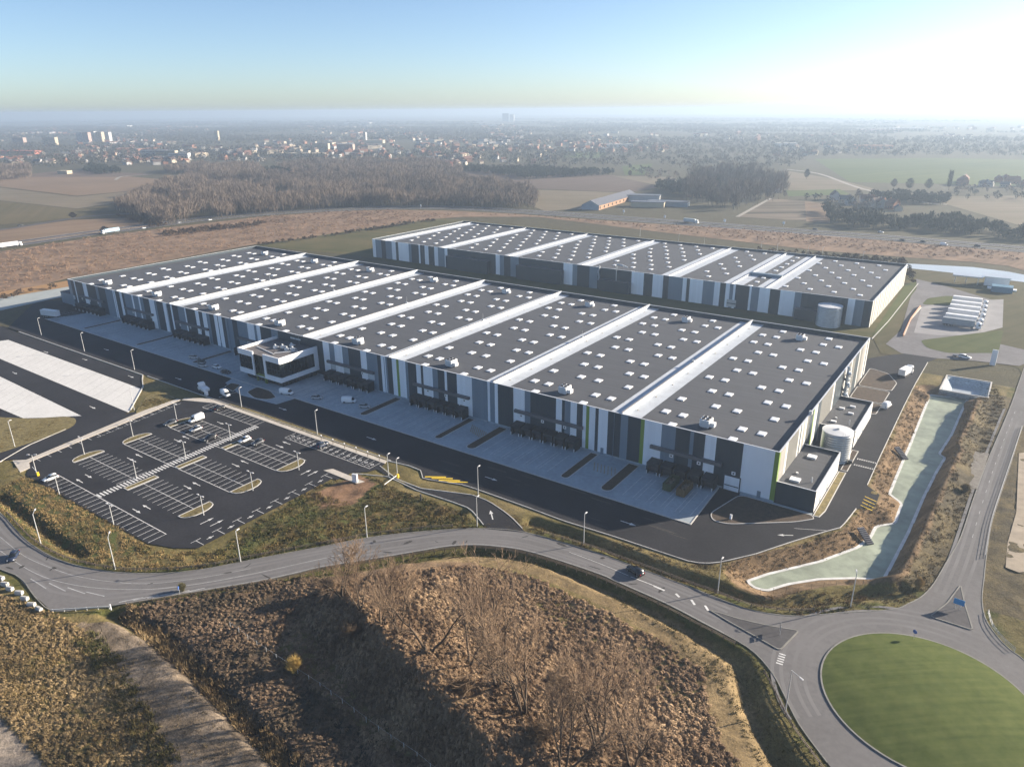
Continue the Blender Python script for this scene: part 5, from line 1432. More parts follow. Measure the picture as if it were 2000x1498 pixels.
# ------------------------------------------------------------------ bare trees on the bank
def bare_tree_segments(seed, h, nlimb=6, lean=0.25):
    """forked limbs from the stool, clean below, branching three more times above"""
    rd = random.Random(seed); segs = []
    NS = (0, 6, 4, 3, 2); FROM = (0, 2, 1, 1, 9); KIDS = (0, 2, 2, 2, 0)
    def grow(p, d, L, r, lv):
        n = NS[lv]
        for k in range(n):
            d = (d+Vector((rd.gauss(0,.12),rd.gauss(0,.12),rd.gauss(0,.04)+.03))).normalized()
            q = p+d*(L/n); r2 = r*(.87 if lv < 3 else .7)
            segs.append((p.copy(), q.copy(), r, r2, lv)); p = q; r = r2
            if k >= FROM[lv]:
                for _ in range(KIDS[lv]):
                    a = d.orthogonal().normalized(); a.rotate(Matrix.Rotation(rd.uniform(0,2*PI),3,d))
                    nd = (d*rd.uniform(.6,1.0)+a*rd.uniform(.45,.9)+Vector((0,0,.2))).normalized()
                    grow(p, nd, L*rd.uniform(.36,.56), max(.02, r*rd.uniform(.42,.58)), lv+1)
        if lv < 4:
            grow(p, (d+Vector((rd.gauss(0,.15),rd.gauss(0,.15),.1))).normalized(), L*.4, r*.8, lv+1)
    for i in range(nlimb):
        t = 2*PI*i/nlimb+rd.uniform(-.5,.5); s = rd.uniform(.08,.5)
        grow(Vector((math.cos(t)*.3,math.sin(t)*.3,-.2)), Vector((math.cos(t)*s,math.sin(t)*s,1)).normalized(), h*rd.uniform(.62,.78), h*.0165, 1)
    return segs
def segs_mesh(name, segs, mat, parent=None, sides=4, rmin=0.016):
    n = len(segs)
    P = np.array([s[0] for s in segs]); Q = np.array([s[1] for s in segs]); R0 = np.maximum(np.array([s[2] for s in segs]), rmin); R1 = np.maximum(np.array([s[3] for s in segs]), rmin*.7)
    D = Q-P; D /= np.maximum(np.linalg.norm(D, axis=1, keepdims=True), 1e-9)
    A = np.cross(D, np.where(np.abs(D[:, 2:3]) < .9, [[0,0,1.0]], [[1.0,0,0]])); A /= np.linalg.norm(A, axis=1, keepdims=True); B = np.cross(D, A)
    Vs = []
    for (C_, Rr) in ((P, R0), (Q, R1)):
        for k in range(sides):
            t = 2*PI*k/sides
            Vs.append(C_+(A*math.cos(t)+B*math.sin(t))*Rr[:, None])
    V = np.stack(Vs, 1).reshape(-1, 3)
    base = (np.arange(n)*2*sides)[:, None]
    F = np.concatenate([base+np.array([[k, (k+1) % sides, sides+(k+1) % sides, sides+k]]) for k in range(sides)], 0)
    return np_mesh(name, V, F, mat, parent=parent)
bark = M('bark', (0.075,0.053,0.036), 0.9, 0.3, 1.5)
twig = M('twig_bark', (0.22,0.15,0.095), 0.9, 0.25, 0.8)
protos = []
def tree_mesh_pair(seed, h, nl):
    sg = bare_tree_segments(seed, h, nl)
    print('tree segs', len(sg))
    return [s for s in sg if s[4] <= 2], [s for s in sg if s[4] > 2]
kinds = {}
for kname, seed, h, nl in (('a',3,13.5,3),('b',8,15.5,2),('c',21,12.0,4),('d',5,17.0,4)):
    kinds[kname] = (tree_mesh_pair(seed, h, nl), h)
tree_obj = {}
tl = [(668,1165,'c',.95,'bare tree at the top of the dark bank, furthest left and nearest the road'),(705,1190,'a',.7,'small bare tree near the top of the bank, left of a forked one'),(747,1219,'c',.85,'bare forked tree in the upper part of the bank'),
      (780,1235,'a',.8,'bare tree growing close to the brambles in the upper bank'),(840,1272,'b',1.0,'bare tree with two steep trunks on the bank crest'),(915,1297,'b',.95,'bare tree with one straight trunk in the middle of the bank'),
      (972,1337,'d',1.0,'tallest bare tree with several trunks in the middle of the bank'),(1022,1392,'c',1.15,'bare tree with a crooked low limb on the bank'),(1170,1468,'c',1.25,'wide spreading bare tree near the bottom of the bank'),
      (1235,1500,'a',1.0,'bare tree at the lower edge right of the spreading one'),(1100,1510,'c',1.0,'bare tree at the lower edge below the spreading one')]
rt2 = random.Random(4)
for px, py, k, s, t in tl:
    z = 5.5
    for _ in range(6):
        x, y = G(px, py, z); z = float(hgt(x, y))
    root = empty('bare_tree', (x,y,z-.15), rt2.uniform(0,6.28), t, 'tree', 'bare trees on the bank')
    s *= 1.12; root.scale = (s,s,s)
    if k not in tree_obj:
        (a, b_), h = kinds[k]
        tr = segs_mesh('trunk', a, bark, root, 6, .04); cr = segs_mesh('crown', b_, twig, root, 3, .026)
        tree_obj[k] = (tr, cr)
    else:
        for o in tree_obj[k]:
            c = o.copy(); col.objects.link(c); c.parent = root

# ------------------------------------------------------------------ tussocks, brambles and dry grass (nobody could count them)
def tussocks(name, polys, density, hgt_rng, colors, blades=7, spread=.45, excl=(), zmask=None, w=.07, seed=0, droop=.5):
    rg = np.random.default_rng(seed)
    xs = []; ys = []
    for P in polys:
        A = np.array(P); lo = A.min(0); hi = A.max(0)
        n = int((hi[0]-lo[0])*(hi[1]-lo[1])*density)
        x = rg.uniform(lo[0], hi[0], n); y = rg.uniform(lo[1], hi[1], n)
        m = inside(P, x, y)
        xs.append(x[m]); ys.append(y[m])
    x = np.concatenate(xs); y = np.concatenate(ys)
    k = np.ones(x.shape, bool)
    for E_ in excl: k &= ~inside(E_, x, y)
    if zmask is not None: k &= zmask(x, y)
    x = x[k]; y = y[k]; n = len(x)
    z = hgt(x, y)
    h = rg.uniform(*hgt_rng, n)*(0.55+0.9*vnoise(x, y, 4.5, seed+3))
    nb = n*blades
    X = np.repeat(x, blades)+rg.normal(0, spread*.45, nb); Y = np.repeat(y, blades)+rg.normal(0, spread*.45, nb); Z = np.repeat(z, blades)-.04
    Hh = np.repeat(h, blades)*rg.uniform(.6, 1.15, nb)
    a = rg.uniform(0, 2*PI, nb); wv = w*rg.uniform(.6, 1.4, nb)
    ox = np.cos(a)*wv; oy = np.sin(a)*wv
    b_ = rg.uniform(0, 2*PI, nb); dr = Hh*droop*rg.uniform(.2, 1.3, nb)
    tx = X+np.cos(b_)*dr; ty = Y+np.sin(b_)*dr
    V = np.stack([np.stack([X-ox, Y-oy, Z], -1), np.stack([X+ox, Y+oy, Z], -1), np.stack([tx, ty, Z+Hh], -1)], 1).reshape(-1, 3)
    F = np.arange(nb*3).reshape(-1, 3)
    c = np.array(colors); q = vnoise(x, y, 6, seed+7)*(len(c)-1)*.7+rg.random(n)*(len(c)-1)*.45
    q = np.clip(q, 0, len(c)-1.001); i0 = q.astype(int); fr = (q-i0)[:, None]
    tc = c[i0]*(1-fr)+c[np.minimum(i0+1, len(c)-1)]*fr
    tc = np.repeat(tc, blades, 0)*rg.uniform(.75, 1.25, (nb, 1))
    o = np_mesh(name, V, F, MTV, np.repeat(tc, 3, 0))
    o['kind'] = 'stuff'
    return o
def mops(name, polys, density, hr, rr, colors, blades=20, w=.22, excl=(), zmask=None, seed=0):
    """lumps of flattened grass: long blades fall outward from the middle of each lump"""
    rg = np.random.default_rng(seed); xs = []; ys = []
    for P in polys:
        A = np.array(P); lo = A.min(0); hi = A.max(0); n = int((hi[0]-lo[0])*(hi[1]-lo[1])*density)
        x = rg.uniform(lo[0],hi[0],n); y = rg.uniform(lo[1],hi[1],n); m = inside(P,x,y); xs.append(x[m]); ys.append(y[m])
    x = np.concatenate(xs); y = np.concatenate(ys); k = np.ones(x.shape, bool)
    for E_ in excl: k &= ~inside(E_, x, y)
    if zmask is not None: k &= zmask(x, y)
    x = x[k]; y = y[k]; n = len(x); z = hgt(x, y); nb = n*blades
    sz = (.6+.8*vnoise(x, y, 7, seed+3))
    h = np.repeat(rg.uniform(*hr, n)*sz, blades); R_ = np.repeat(rg.uniform(*rr, n)*sz, blades)*rg.uniform(.55,1.2,nb)
    a = rg.uniform(0,2*PI,nb); lean = np.repeat(rg.uniform(0,2*PI,n), blades)
    X = np.repeat(x,blades)+np.cos(lean)*.2; Y = np.repeat(y,blades)+np.sin(lean)*.2; Z = np.repeat(z,blades)
    X = X+rg.normal(0,.12,nb); Y = Y+rg.normal(0,.12,nb)
    tx = X+np.cos(a)*R_; ty = Y+np.sin(a)*R_; tz = hgt(tx, ty)-.06
    ww = w*rg.uniform(.5,1.4,nb); px_ = -np.sin(a)*ww; py_ = np.cos(a)*ww
    mx = X*.45+tx*.55; my = Y*.45+ty*.55; mz = Z+h*rg.uniform(.55,.85,nb)
    V = np.stack([np.stack([X,Y,Z+h*rg.uniform(.85,1.1,nb)],-1),np.stack([mx+px_,my+py_,mz],-1),np.stack([mx-px_,my-py_,mz],-1),np.stack([tx,ty,tz],-1)],1).reshape(-1,3)
    b4 = np.arange(nb)*4
    F = np.concatenate([np.stack([b4,b4+2,b4+1],-1),np.stack([b4+1,b4+2,b4+3],-1)])
    c = np.array(colors); q = np.clip((vnoise(x,y,8,seed+7)*.7+rg.random(n)*.45-.05)*(len(c)-1),0,len(c)-1.001); i0 = q.astype(int); fr = (q-i0)[:,None]
    tc = np.repeat(c[i0]*(1-fr)+c[np.minimum(i0+1,len(c)-1)]*fr, blades, 0)*rg.uniform(.75,1.25,(nb,1))
    o = np_mesh(name, V, F, MTV, np.repeat(tc,4,0)); o['kind'] = 'stuff'
MTV = attr_mat('plant_blades', 0.9, (0.3,), (0.15,))
pave_ex = [road_poly, CARPARK, YARD, EXITROAD]
P_sw = GL([(-120,1120),(120,1203),(170,1236),(260,1360),(360,1498),(430,1610),(-260,1720)])
mops('flattened_grass', [P_sw], 2.2, (.18,.42), (.4,.75), [(.075,.065,.03),(.18,.128,.068),(.27,.195,.10),(.35,.255,.135)],  16, .09, [road_poly, TRACK, LANE_SW], seed=1)
tussocks('dry_grass', [P_sw], 1.2, (.3,.7), [(.08,.07,.028),(.21,.15,.07),(.33,.24,.12)], 14, .7, [road_poly, TRACK, LANE_SW], seed=13, w=.07, droop=.9)
P_bank = GL([(235,1188),(600,1118),(640,1140),(540,1270),(700,1420),(820,1498),(930,1620),(560,1620),(440,1450),(330,1310)])
mops('rough_scrub', [P_bank], 2.0, (.18,.45), (.4,.75), [(.06,.05,.035),(.13,.092,.06),(.21,.145,.095)],  16, .09, [road_poly, TRACK], seed=2)
P_mound = GL([(600,1118),(760,1108),(925,1098),(1060,1120),(1200,1195),(1330,1262),(1400,1340),(1440,1498),(1480,1640),(820,1640),(700,1420),(520,1260)])
ZM = lambda x, y: (seg_dist(DITCH_S, x, y)[0] > 7.5)
mops('bracken', [P_mound], 2.0, (.2,.55), (.45,.9), [(.085,.056,.038),(.16,.105,.066),(.24,.162,.098),(.34,.24,.145)],  16, .10, [road_poly], ZM, 3)
tussocks('dead_stems', [P_mound], .7, (.4,.9), [(.10,.066,.04),(.19,.125,.075),(.27,.185,.11)], 14, .9, [road_poly], ZM, seed=14, w=.05, droop=.7)
P_car = GL([(380,1112),(440,1060),(600,955),(705,925),(800,962),(905,998),(938,1030),(760,1042),(560,1080)])
tussocks('green_scrub', [P_car], 1.6, (.2,.55), [(.05,.06,.02),(.085,.09,.03),(.16,.12,.05),(.21,.15,.07)], 16, .7, [road_poly, CARPARK, EXITROAD, GL([(610,960),(700,922),(738,945),(690,985)])], seed=4, w=.09)
P_w = GL([(-60,950),(0,950),(62,925),(110,950),(292,1068),(330,1075),(395,1075),(440,1085),(400,1108),(250,1115),(120,1088),(40,1030),(-60,960)])
tussocks('marsh_grass', [P_w], 1.4, (.2,.6), [(.07,.07,.025),(.14,.11,.045),(.26,.185,.085),(.30,.215,.10)], 16, .7, [road_poly, CARPARK], seed=5, w=.08)
ve = [GL([(930,1033),(1000,1005),(1100,1025),(1200,1055),(1330,1100),(1410,1108),(1460,1160),(1540,1155),(1745,1143),(1830,1135),(1745,1189),(1571,1201),(1438,1180),(1225,1098),(1025,1037)]), GL([(1345,1098),(1475,1085),(1613,1041),(1672,994),(1720,970),(1735,965),(1762,985),(1748,1022),(1711,1028),(1675,1069),(1500,1121),(1458,1138),(1410,1108)]),
      GL([(1694,945),(1765,797),(1790,752),(1817,772),(1775,875),(1736,963),(1718,962)]), GL([(1750,1132),(1850,940),(1885,800),(1940,750),(1965,790),(1900,970),(1835,1125),(1780,1175)])]
tussocks('verge_grass', ve, 1.0, (.12,.42), [(.075,.062,.028),(.135,.10,.046),(.22,.155,.075),(.16,.11,.06)], 20, .8, [road_poly, POND, YARD, GL([(1868,920),(1935,905),(1905,950),(1870,960)])], lambda x, y: hgt(x, y) > -2.2, seed=6, w=.08)
vs = GL([(230,1183),(500,1139),(640,1110),(826,1077),(925,1066),(1025,1077),(1200,1137),(1375,1219),(1450,1258),(1508,1315),(1550,1397),(1623,1500),(1480,1500),(1420,1370),(1290,1225),(1100,1115),(925,1085),(826,1092),(640,1125),(500,1155),(240,1192)])
tussocks('short_verge_grass', [vs], 3.0, (.15,.4), [(.06,.07,.022),(.11,.10,.036),(.19,.15,.065)], 6, .4, [road_poly], seed=7, w=.07)
tussocks('strip_grass', [VSTRIP], 3.0, (.2,.5), [(.06,.055,.02),(.13,.10,.038),(.22,.15,.065)], 10, .45, seed=16, w=.07)
tussocks('island_grass', [capsule(-186,-183.2,yc-4.3,yc+4.3,True,False) for yc in (-90.5,-74.8,-59.0)]+[capsule(-127,-124,yc-4.3,yc+4.3,False,True) for yc in (-90.5,-74.8,-59.0)]+[capsule(-154.1,-152.6,yc-4.4,yc+4.4) for yc in (-90.5,-74.8,-59.0)]+[GL([(-40,822),(60,822),(128,817),(140,830),(110,843),(0,880)]), GL([(268,802),(290,775),(320,769),(340,780),(300,798)])], 3.0, (.25,.5), [(.06,.055,.02),(.11,.085,.032),(.18,.12,.055)], 7, .4, seed=8, w=.08)
tussocks('track_grass', [TRACK], .6, (.1,.35), [(.09,.08,.04),(.17,.13,.075),(.24,.18,.11)], 12, .6, [road_poly], seed=17, w=.06, droop=.9)
gold = [[(0,0)]]
gl_ = smooth_line(GL([(240,1188),(300,1238),(362,1288),(425,1352),(505,1430),(590,1515)]),4)
A_, B_ = offset_pair(gl_, -1.6, 1.6)
tussocks('golden_grass', [A_+B_[::-1]], 2.2, (.7,1.4), [(.14,.095,.048),(.24,.17,.09),(.32,.235,.125)], 22, .7, [road_poly], seed=11, w=.09)
gq = smooth_line(GL([(165,1240),(205,1290),(240,1350),(285,1430),(330,1510)]),4)
A_, B_ = offset_pair(gq, -2.2, 2.2)
tussocks('green_edge_grass', [A_+B_[::-1]], 1.6, (.4,.9), [(.06,.065,.025),(.10,.09,.036),(.18,.13,.06)], 20, .8, [road_poly], seed=12, w=.09)
# golden bush and a few shrubs
def shrub(px, py, h, r, tintc, label, n=260, group=None):
    z = .0
    for _ in range(5):
        x, y = G(px, py, z); z = float(hgt(x, y))
    rg = np.random.default_rng(int(px)*7+int(py))
    root = empty('shrub', (x,y,z), 0, label, 'shrub', group)
    segs = []
    for i in range(n):
        a = rg.uniform(0, 2*PI); e = rg.uniform(.2, 1.0)
        p = Vector((rg.normal(0,.12*r), rg.normal(0,.12*r), 0)); tip = Vector((math.cos(a)*r*e, math.sin(a)*r*e, h*rg.uniform(.5,1.0)*(1.15-.5*e)))
        m = p*.5+tip*.5+Vector((0,0,.12*h))
        segs.append((p,m,.035,.025,0)); segs.append((m,tip,.025,.012,0))
        for _ in range(3):
            q = m.lerp(tip, rg.uniform(.2,.9)); segs.append((q, q+Vector((rg.normal(0,.2*r),rg.normal(0,.2*r),rg.uniform(.05,.3)*h)), .015, .01, 0))
    segs_mesh('stems', segs, M('shrub_bark', tintc, .9, .25, 2.0), root, 3, .02)
    return root
shrub(575,1312,3.4,1.7,(.42,.29,.09),'golden bush at the foot of the dark bank beside the white fence posts')
shrub(1792,1152,3.4,1.2,(.33,.24,.11),'tall straw-coloured bush between the pond and the road bend')
shrub(357,1155,2.2,1.0,(.10,.09,.04),'dark shrub beside the round sign on the left of the road')
shrub(640,1150,2.6,2.2,(.09,.065,.045),'low tangled thicket at the top of the dark bank')
shrub(690,1240,2.2,2.6,(.10,.07,.045),'low tangled thicket on the shaded slope of the bank')
shrub(905,1350,2.4,2.4,(.13,.085,.05),'low tangled thicket below the middle trees of the bank')
shrub(1060,1440,2.4,2.6,(.13,.085,.05),'low tangled thicket below the crooked tree of the bank')
shrub(1885,960,2.4,1.6,(.14,.11,.06),'bare thorn bush beside the gravel patch by the north road')
# ------------------------------------------------------------------ farm land, motorway, woods and town in the haze
def field(name, px, mat, z): 
    return structure(name, MB().sheet(GL(px), z), mat)
TANF = field_mat('tan_field_soil', (0.15,0.105,0.068), (0.21,0.15,0.10), .3, 6.0, .5, .01)
STRAW = field_mat('dry_scrub_land', (0.13,0.088,0.058), (0.27,0.185,0.125), .2, 3.0, .3, .06)
OLV = field_mat('olive_field', (0.085,0.075,0.035), (0.125,0.10,0.055), 2.1, 6.0, .5, .01)
MAUVE = field_mat('ploughed_field_soil', (0.10,0.075,0.058), (0.135,0.10,0.078), .1, 7.0, .5, .008)
GREENF = field_mat('winter_wheat', (0.06,0.085,0.025), (0.09,0.11,0.035), .4, 8.0, .5, .006)
PALEF = field_mat('stubble_field', (0.13,0.11,0.07), (0.19,0.155,0.11), .9, 6.0, .5, .01)
GRN2 = field_mat('rough_meadow_cover', (0.06,0.062,0.022), (0.115,0.095,0.045), 1.25, 9.0, .55, .03)
field('scrub_land', [(-300,560),(0,492),(190,463),(320,446),(500,425),(640,414),(760,410),(880,412),(1000,418),(1250,436),(1500,451),(2000,494),(2300,520),(2300,600),(2060,545),(1970,520),(1900,512),(1770,503),(1600,490),(1300,455),(1050,424),(905,424),(850,428),(720,446),(560,470),(495,478),(128,545),(0,580),(-300,640)], STRAW, .05)
field('rough_meadow', [(495,480),(560,468),(720,444),(848,426),(905,430),(1130,452),(1772,516),(1800,560),(1703,660),(1500,650),(1100,580),(700,500)], GRN2, .0)
field('sand_bank', [(-200,600),(0,571),(135,548),(135,560),(0,583),(-200,618)], field_mat('orange_sand', (0.26,0.16,0.075),(0.33,0.2,0.1),0,4,.4,.05), .09)
field('east_field', [(1772,520),(1900,520),(2300,600),(2300,900),(2040,800),(1990,720),(1940,700),(1813,705),(1720,690),(1705,660),(1780,560)], field_mat('grassy_waste', (0.06,0.058,0.026),(0.10,0.085,0.045),.4,5,.4,.03), -.02)
field('field', [(-60,345),(250,345),(330,352),(270,372),(150,383),(0,365),(-60,362)], TANF, .04)
field('field', [(-300,362),(0,367),(150,385),(275,372),(235,395),(150,408),(0,392),(-300,380)], PALEF, .045)
field('field', [(-300,382),(0,393),(150,409),(225,400),(140,428),(-300,462)], OLV, .05)
field('field', [(-300,470),(0,450),(140,430),(270,425),(330,436),(190,458),(-300,520)], TANF, .035)
field('field', [(-200,338),(60,340),(130,333),(300,340),(240,346),(-200,346)], MAUVE, .055)
field('field', [(905,336),(1010,331),(1200,343),(1290,366),(1230,376),(1050,369),(945,360)], MAUVE, .05)
field('field', [(1044,371),(1232,377),(1200,385),(1130,408),(1065,413),(1030,400)], PALEF, .055)
field('field', [(1195,344),(1320,346),(1300,366)], PALEF, .06)
field('vineyard', [(1440,424),(1505,388),(1572,393),(1575,432)], field_mat('vine_rows', (0.05,0.045,0.03),(0.2,0.16,0.12),.9,9.0,.8,.02), .055)
field('field', [(1572,393),(1612,398),(1622,436),(1575,433)], TANF, .06)
field('field', [(1590,311),(1845,309),(2200,316),(2200,372),(1850,360),(1660,356)], GREENF, .05)
field('field', [(1530,333),(1640,352),(1720,372),(1540,372)], PALEF, .055)
field('field', [(1535,373),(1640,370),(1660,380),(1540,384)], GREENF, .06)
field('field', [(1100,297),(1190,297),(1170,309),(1100,308)], GREENF, .05)
field('field', [(1215,325),(1275,320),(1265,342),(1220,342)], GREENF, .05)
field('field', [(1800,385),(2200,380),(2200,440),(1990,440),(1850,400)], PALEF, .05)
LGRASS = field_mat('lorry_park_grass', (0.055,0.07,0.022), (0.085,0.095,0.035), .4, 4.0, .4, .05)
structure('lorry_park', MB().sheet(GL([(1780,575),(1760,645),(1730,672),(1760,690),(1830,700),(1905,705),(1990,715),(2030,700),(2030,690),(1900,660),(1880,640),(1930,625),(1950,590),(1900,575),(1850,560),(1790,545),(1775,555)]), .05), M('pale_asphalt', (0.16,0.155,0.16), .85, .15, .06, scale2=.5, var2=.1, spec=.12))
structure('lorry_park_bays', MB().sheet(GL([(1785,650),(1800,600),(1850,590),(1960,585),(1958,640),(1900,655),(1830,655)]), .07), M('pale_lorry_concrete', (0.23,0.225,0.23), .85, .15, .1))
for pts in ([(1800,595),(1812,583),(1850,578),(1885,582),(1905,592),(1860,597)],[(1797,665),(1900,652),(1960,645),(1950,690),(1850,690),(1810,680)],[(1703,662),(1712,640),(1770,555),(1790,548),(1790,565),(1730,640)]):
    structure('grass_plot', MB().sheet(rounded(GL(pts),3,3), .1), LGRASS)
b = MB(); b.sweep(resample(GL([(1703,662),(1735,628),(1795,552)]),4), .4, 0, .2); b.sweep(resample(GL([(1766,655),(1778,625),(1800,600)]),4), .5, 0, .35)
structure('lorry_park_kerb', b, MT['kerb'])
# motorway: two carriageways with verge and rails
MW = [(-250,520),(0,483),(47,477),(190,457),(300,443),(400,430),(500,421),(625,413),(750,408),(850,407.5),(930,410),(1000,414.5),(1130,423),(1250,432),(1375,441),(1500,450.5),(1625,460),(1750,469),(1875,480),(2000,491),(2150,505)]
mw = smooth_line(GL(MW), 4)
b = MB(); b.ribbon(mw, 10.5, .10); b.ribbon(mw, 10.0, .102, 0, -17.0)
structure('motorway', b, MT['asphalt_mid'])
b = MB(); b.ribbon(mw, .5, .12, 0, 5.0); b.ribbon(mw, .5, .12, 0, -5.0); b.ribbon(mw, .5, .122, 0, -12.3); b.ribbon(mw, .5, .122, 0, -21.7)
structure('motorway_markings', b, MT['paint'])
b = MB(); b.ribbon(smooth_line(GL([(-200,470),(0,449),(50,442),(150,426),(225,419),(330,414)]),4), 8, .09); structure('slip_road', b, MT['asphalt_mid'])
b = MB()
for ln, w in (([(1535,331),(1600,340),(1680,368),(1800,395),(1850,400)],6),([(897,335),(925,352),(945,362)],6),([(225,352),(240,345),(300,341)],5),([(1440,424),(1505,388)],4),([(1130,409),(1232,377)],4)):
    b.ribbon(smooth_line(GL(ln),4), w, .11)
structure('country_lane', b, M('pale_lane', (0.26,0.24,0.21), .9, .1, .1))
mwg = rail_fence('steel crash barrier along the motorway behind the scrub land', [p for p in resample(mw, 9.0) if p[0] > -640][:150], 9.0, .8, 'steel', 'crash_barrier', .09, 0, (.65,), 'motorway crash barriers') if False else None

def wood_mass(name, px_polys, spacing, hrange, cols, seed, tris=60, width=.36, trunk=True, dense=1.0, w=.5, up=.0, belt=None):
    """bare or leafy wood: trunks plus hundreds of thin twig sprays per tree, one mass"""
    rg = np.random.default_rng(seed); xs = []; ys = []
    for P in px_polys:
        P = np.array(GL(P)); lo = P.min(0); hi = P.max(0)
        n = int((hi[0]-lo[0])*(hi[1]-lo[1])/spacing**2)
        n = min(n, 400000)
        x = rg.uniform(lo[0],hi[0],n); y = rg.uniform(lo[1],hi[1],n); m = inside(P,x,y); xs.append(x[m]); ys.append(y[m])
    x = np.concatenate(xs); y = np.concatenate(ys); n = len(x)
    if belt:
        kk = (vnoise(x*.5+y*.25, y, belt[0], seed+5)*.65+vnoise(x,y,belt[0]*.3,seed+6)*.35) > belt[1]
        x = x[kk]; y = y[kk]; n = len(x)
    h = rg.uniform(*hrange, n)*(.75+.5*vnoise(x,y,40,seed+1))
    nb = n*tris
    X = np.repeat(x,tris); Y = np.repeat(y,tris); Hh = np.repeat(h,tris)
    a = rg.uniform(0,2*PI,nb); t = rg.random(nb)**.7
    rad = Hh*width*np.sqrt(rg.random(nb))*np.sin(np.clip(t*PI*.9+.25,0,PI))
    bz = Hh*(.22+.72*t*.85)
    px_ = X+np.cos(a)*rad; py_ = Y+np.sin(a)*rad
    ln = Hh*rg.uniform(.12+up*.4,.26+up,nb)
    b_ = a+rg.normal(0,.7,nb); sp = ln*rg.uniform(.1,.7,nb)
    tx = px_+np.cos(b_)*sp; ty = py_+np.sin(b_)*sp; tz = np.minimum(bz+ln, Hh*1.05)
    c = rg.uniform(0,2*PI,nb); ww = w*rg.uniform(.5,1.3,nb)*dense
    V = np.stack([np.stack([px_-np.cos(c)*ww,py_-np.sin(c)*ww,bz],-1),np.stack([px_+np.cos(c)*ww,py_+np.sin(c)*ww,bz],-1),np.stack([tx,ty,tz],-1)],1).reshape(-1,3)
    cc = np.array(cols); ci = np.clip((vnoise(x,y,55,seed+2)*.7+rg.random(n)*.5-.1)*(len(cc)-1),0,len(cc)-1.001); i0 = ci.astype(int); fr = (ci-i0)[:,None]
    tc = cc[i0]*(1-fr)+cc[np.minimum(i0+1,len(cc)-1)]*fr
    T = np.repeat(np.repeat(tc,tris,0)*rg.uniform(.8,1.2,(nb,1)),3,0)
    if trunk:
        tw = .22
        t1 = np.stack([np.stack([x-tw,y,0*x-.2],-1),np.stack([x+tw,y,0*x-.2],-1),np.stack([x+rg.normal(0,.6,n),y,h*.85],-1)],1).reshape(-1,3)
        t2 = np.stack([np.stack([x,y-tw,0*x-.2],-1),np.stack([x,y+tw,0*x-.2],-1),np.stack([x,y+rg.normal(0,.6,n),h*.85],-1)],1).reshape(-1,3)
        V = np.concatenate([V,t1,t2]); tk = np.repeat(tc*rg.uniform(.8,2.2,(n,1)),3,0); T = np.concatenate([T,tk,tk])
    o = np_mesh(name, V, np.arange(len(V)).reshape(-1,3), MTV, T); o['kind'] = 'stuff'
    return n
BARE = [(.085,.072,.064),(.13,.105,.088),(.19,.15,.118),(.14,.115,.095)]
DARK = [(.022,.03,.02),(.035,.04,.025),(.06,.055,.04)]
print('wood', wood_mass('bare_wood', [[(228,412),(300,438),(330,440),(470,421),(620,410),(740,404),(870,404),(960,407),(1045,408),(1052,388),(1015,372),(940,362),(860,352),(760,346),(640,350),(560,350),(500,342),(420,342),(330,362),(270,385)]], 5.6, (7,17), BARE, 61, 64, .3, w=.2, up=.18, belt=(60,.34)))
print('wood', wood_mass('far_bare_wood', [[(560,340),(700,344),(900,347),(905,334),(860,322),(720,320),(600,326),(540,332)],[(-200,352),(0,354),(62,348),(60,332),(-200,328)],[(330,340),(520,341),(500,332),(400,328),(320,334)]], 7.0, (10,16), BARE, 62, 40, .34, w=.32, up=.15))
print('wood', wood_mass('poplar_wood', [[(1330,392),(1440,412),(1480,402),(1538,388),(1536,362),(1470,345),(1400,345),(1345,358)]], 9.0, (9,24), [(.05,.045,.035)]+BARE[:2], 63, 80, .26, w=.26, up=.12, belt=(55,.40)))
print('wood', wood_mass('dark_wood', [[(1275,372),(1340,384),(1345,358),(1290,362)],[(1620,440),(1700,447),(1850,455),(1990,470),(2200,486),(2200,470),(1990,455),(1860,436),(1740,434),(1650,425),(1608,410)],[(1700,395),(1850,402),(1855,388),(1760,380),(1700,384)],[(160,336),(190,341),(235,339),(225,331),(180,328)],[(700,325),(500,336),(560,340),(640,334)],[(1010,352),(1015,346),(900,334),(905,330),(1180,338),(1200,341),(1160,344)]], 6.5, (6,12), DARK, 64, 60, .42, w=.7))
print('wood', wood_mass('hedge', [[(500,482),(505,479),(700,452),(845,430),(850,433),(720,452)],[(0,588),(130,560),(130,557),(0,583)],[(1780,560),(1790,548),(1772,524),(1768,530)],[(320,463),(520,441),(520,437),(320,455)],[(1480,505),(1770,522),(1768,512),(1480,490)],[(300,446),(330,441),(270,426),(225,422)]], 3.2, (1.8,4.0), [(.07,.05,.035),(.11,.075,.05),(.05,.05,.03)], 65, 40, .5, False))
town = [[(-250,338),(60,330),(180,326),(330,322),(540,322),(720,316),(900,318),(1010,326),(1180,334),(1270,316),(1330,340),(1440,342),(1540,330),(1590,308),(1845,306),(2200,312),(2200,262),(1600,246),(1000,244),(400,246),(-250,250)]]
print('town trees', wood_mass('town_trees', town, 22, (7,14), [(.05,.045,.036),(.075,.065,.05),(.035,.04,.026),(.095,.078,.06)], 66, 22, .5, False, w=1.1, belt=(420,.44)))
print('far trees', wood_mass('horizon_woods', [[(-400,252),(400,247),(1000,245),(1600,247),(2300,262),(2300,240),(1600,233),(1000,232),(400,233),(-400,238)]], 70, (9,16), [(.045,.045,.036),(.06,.055,.045)], 67, 16, 1.4, False, w=5, belt=(1500,.46)))
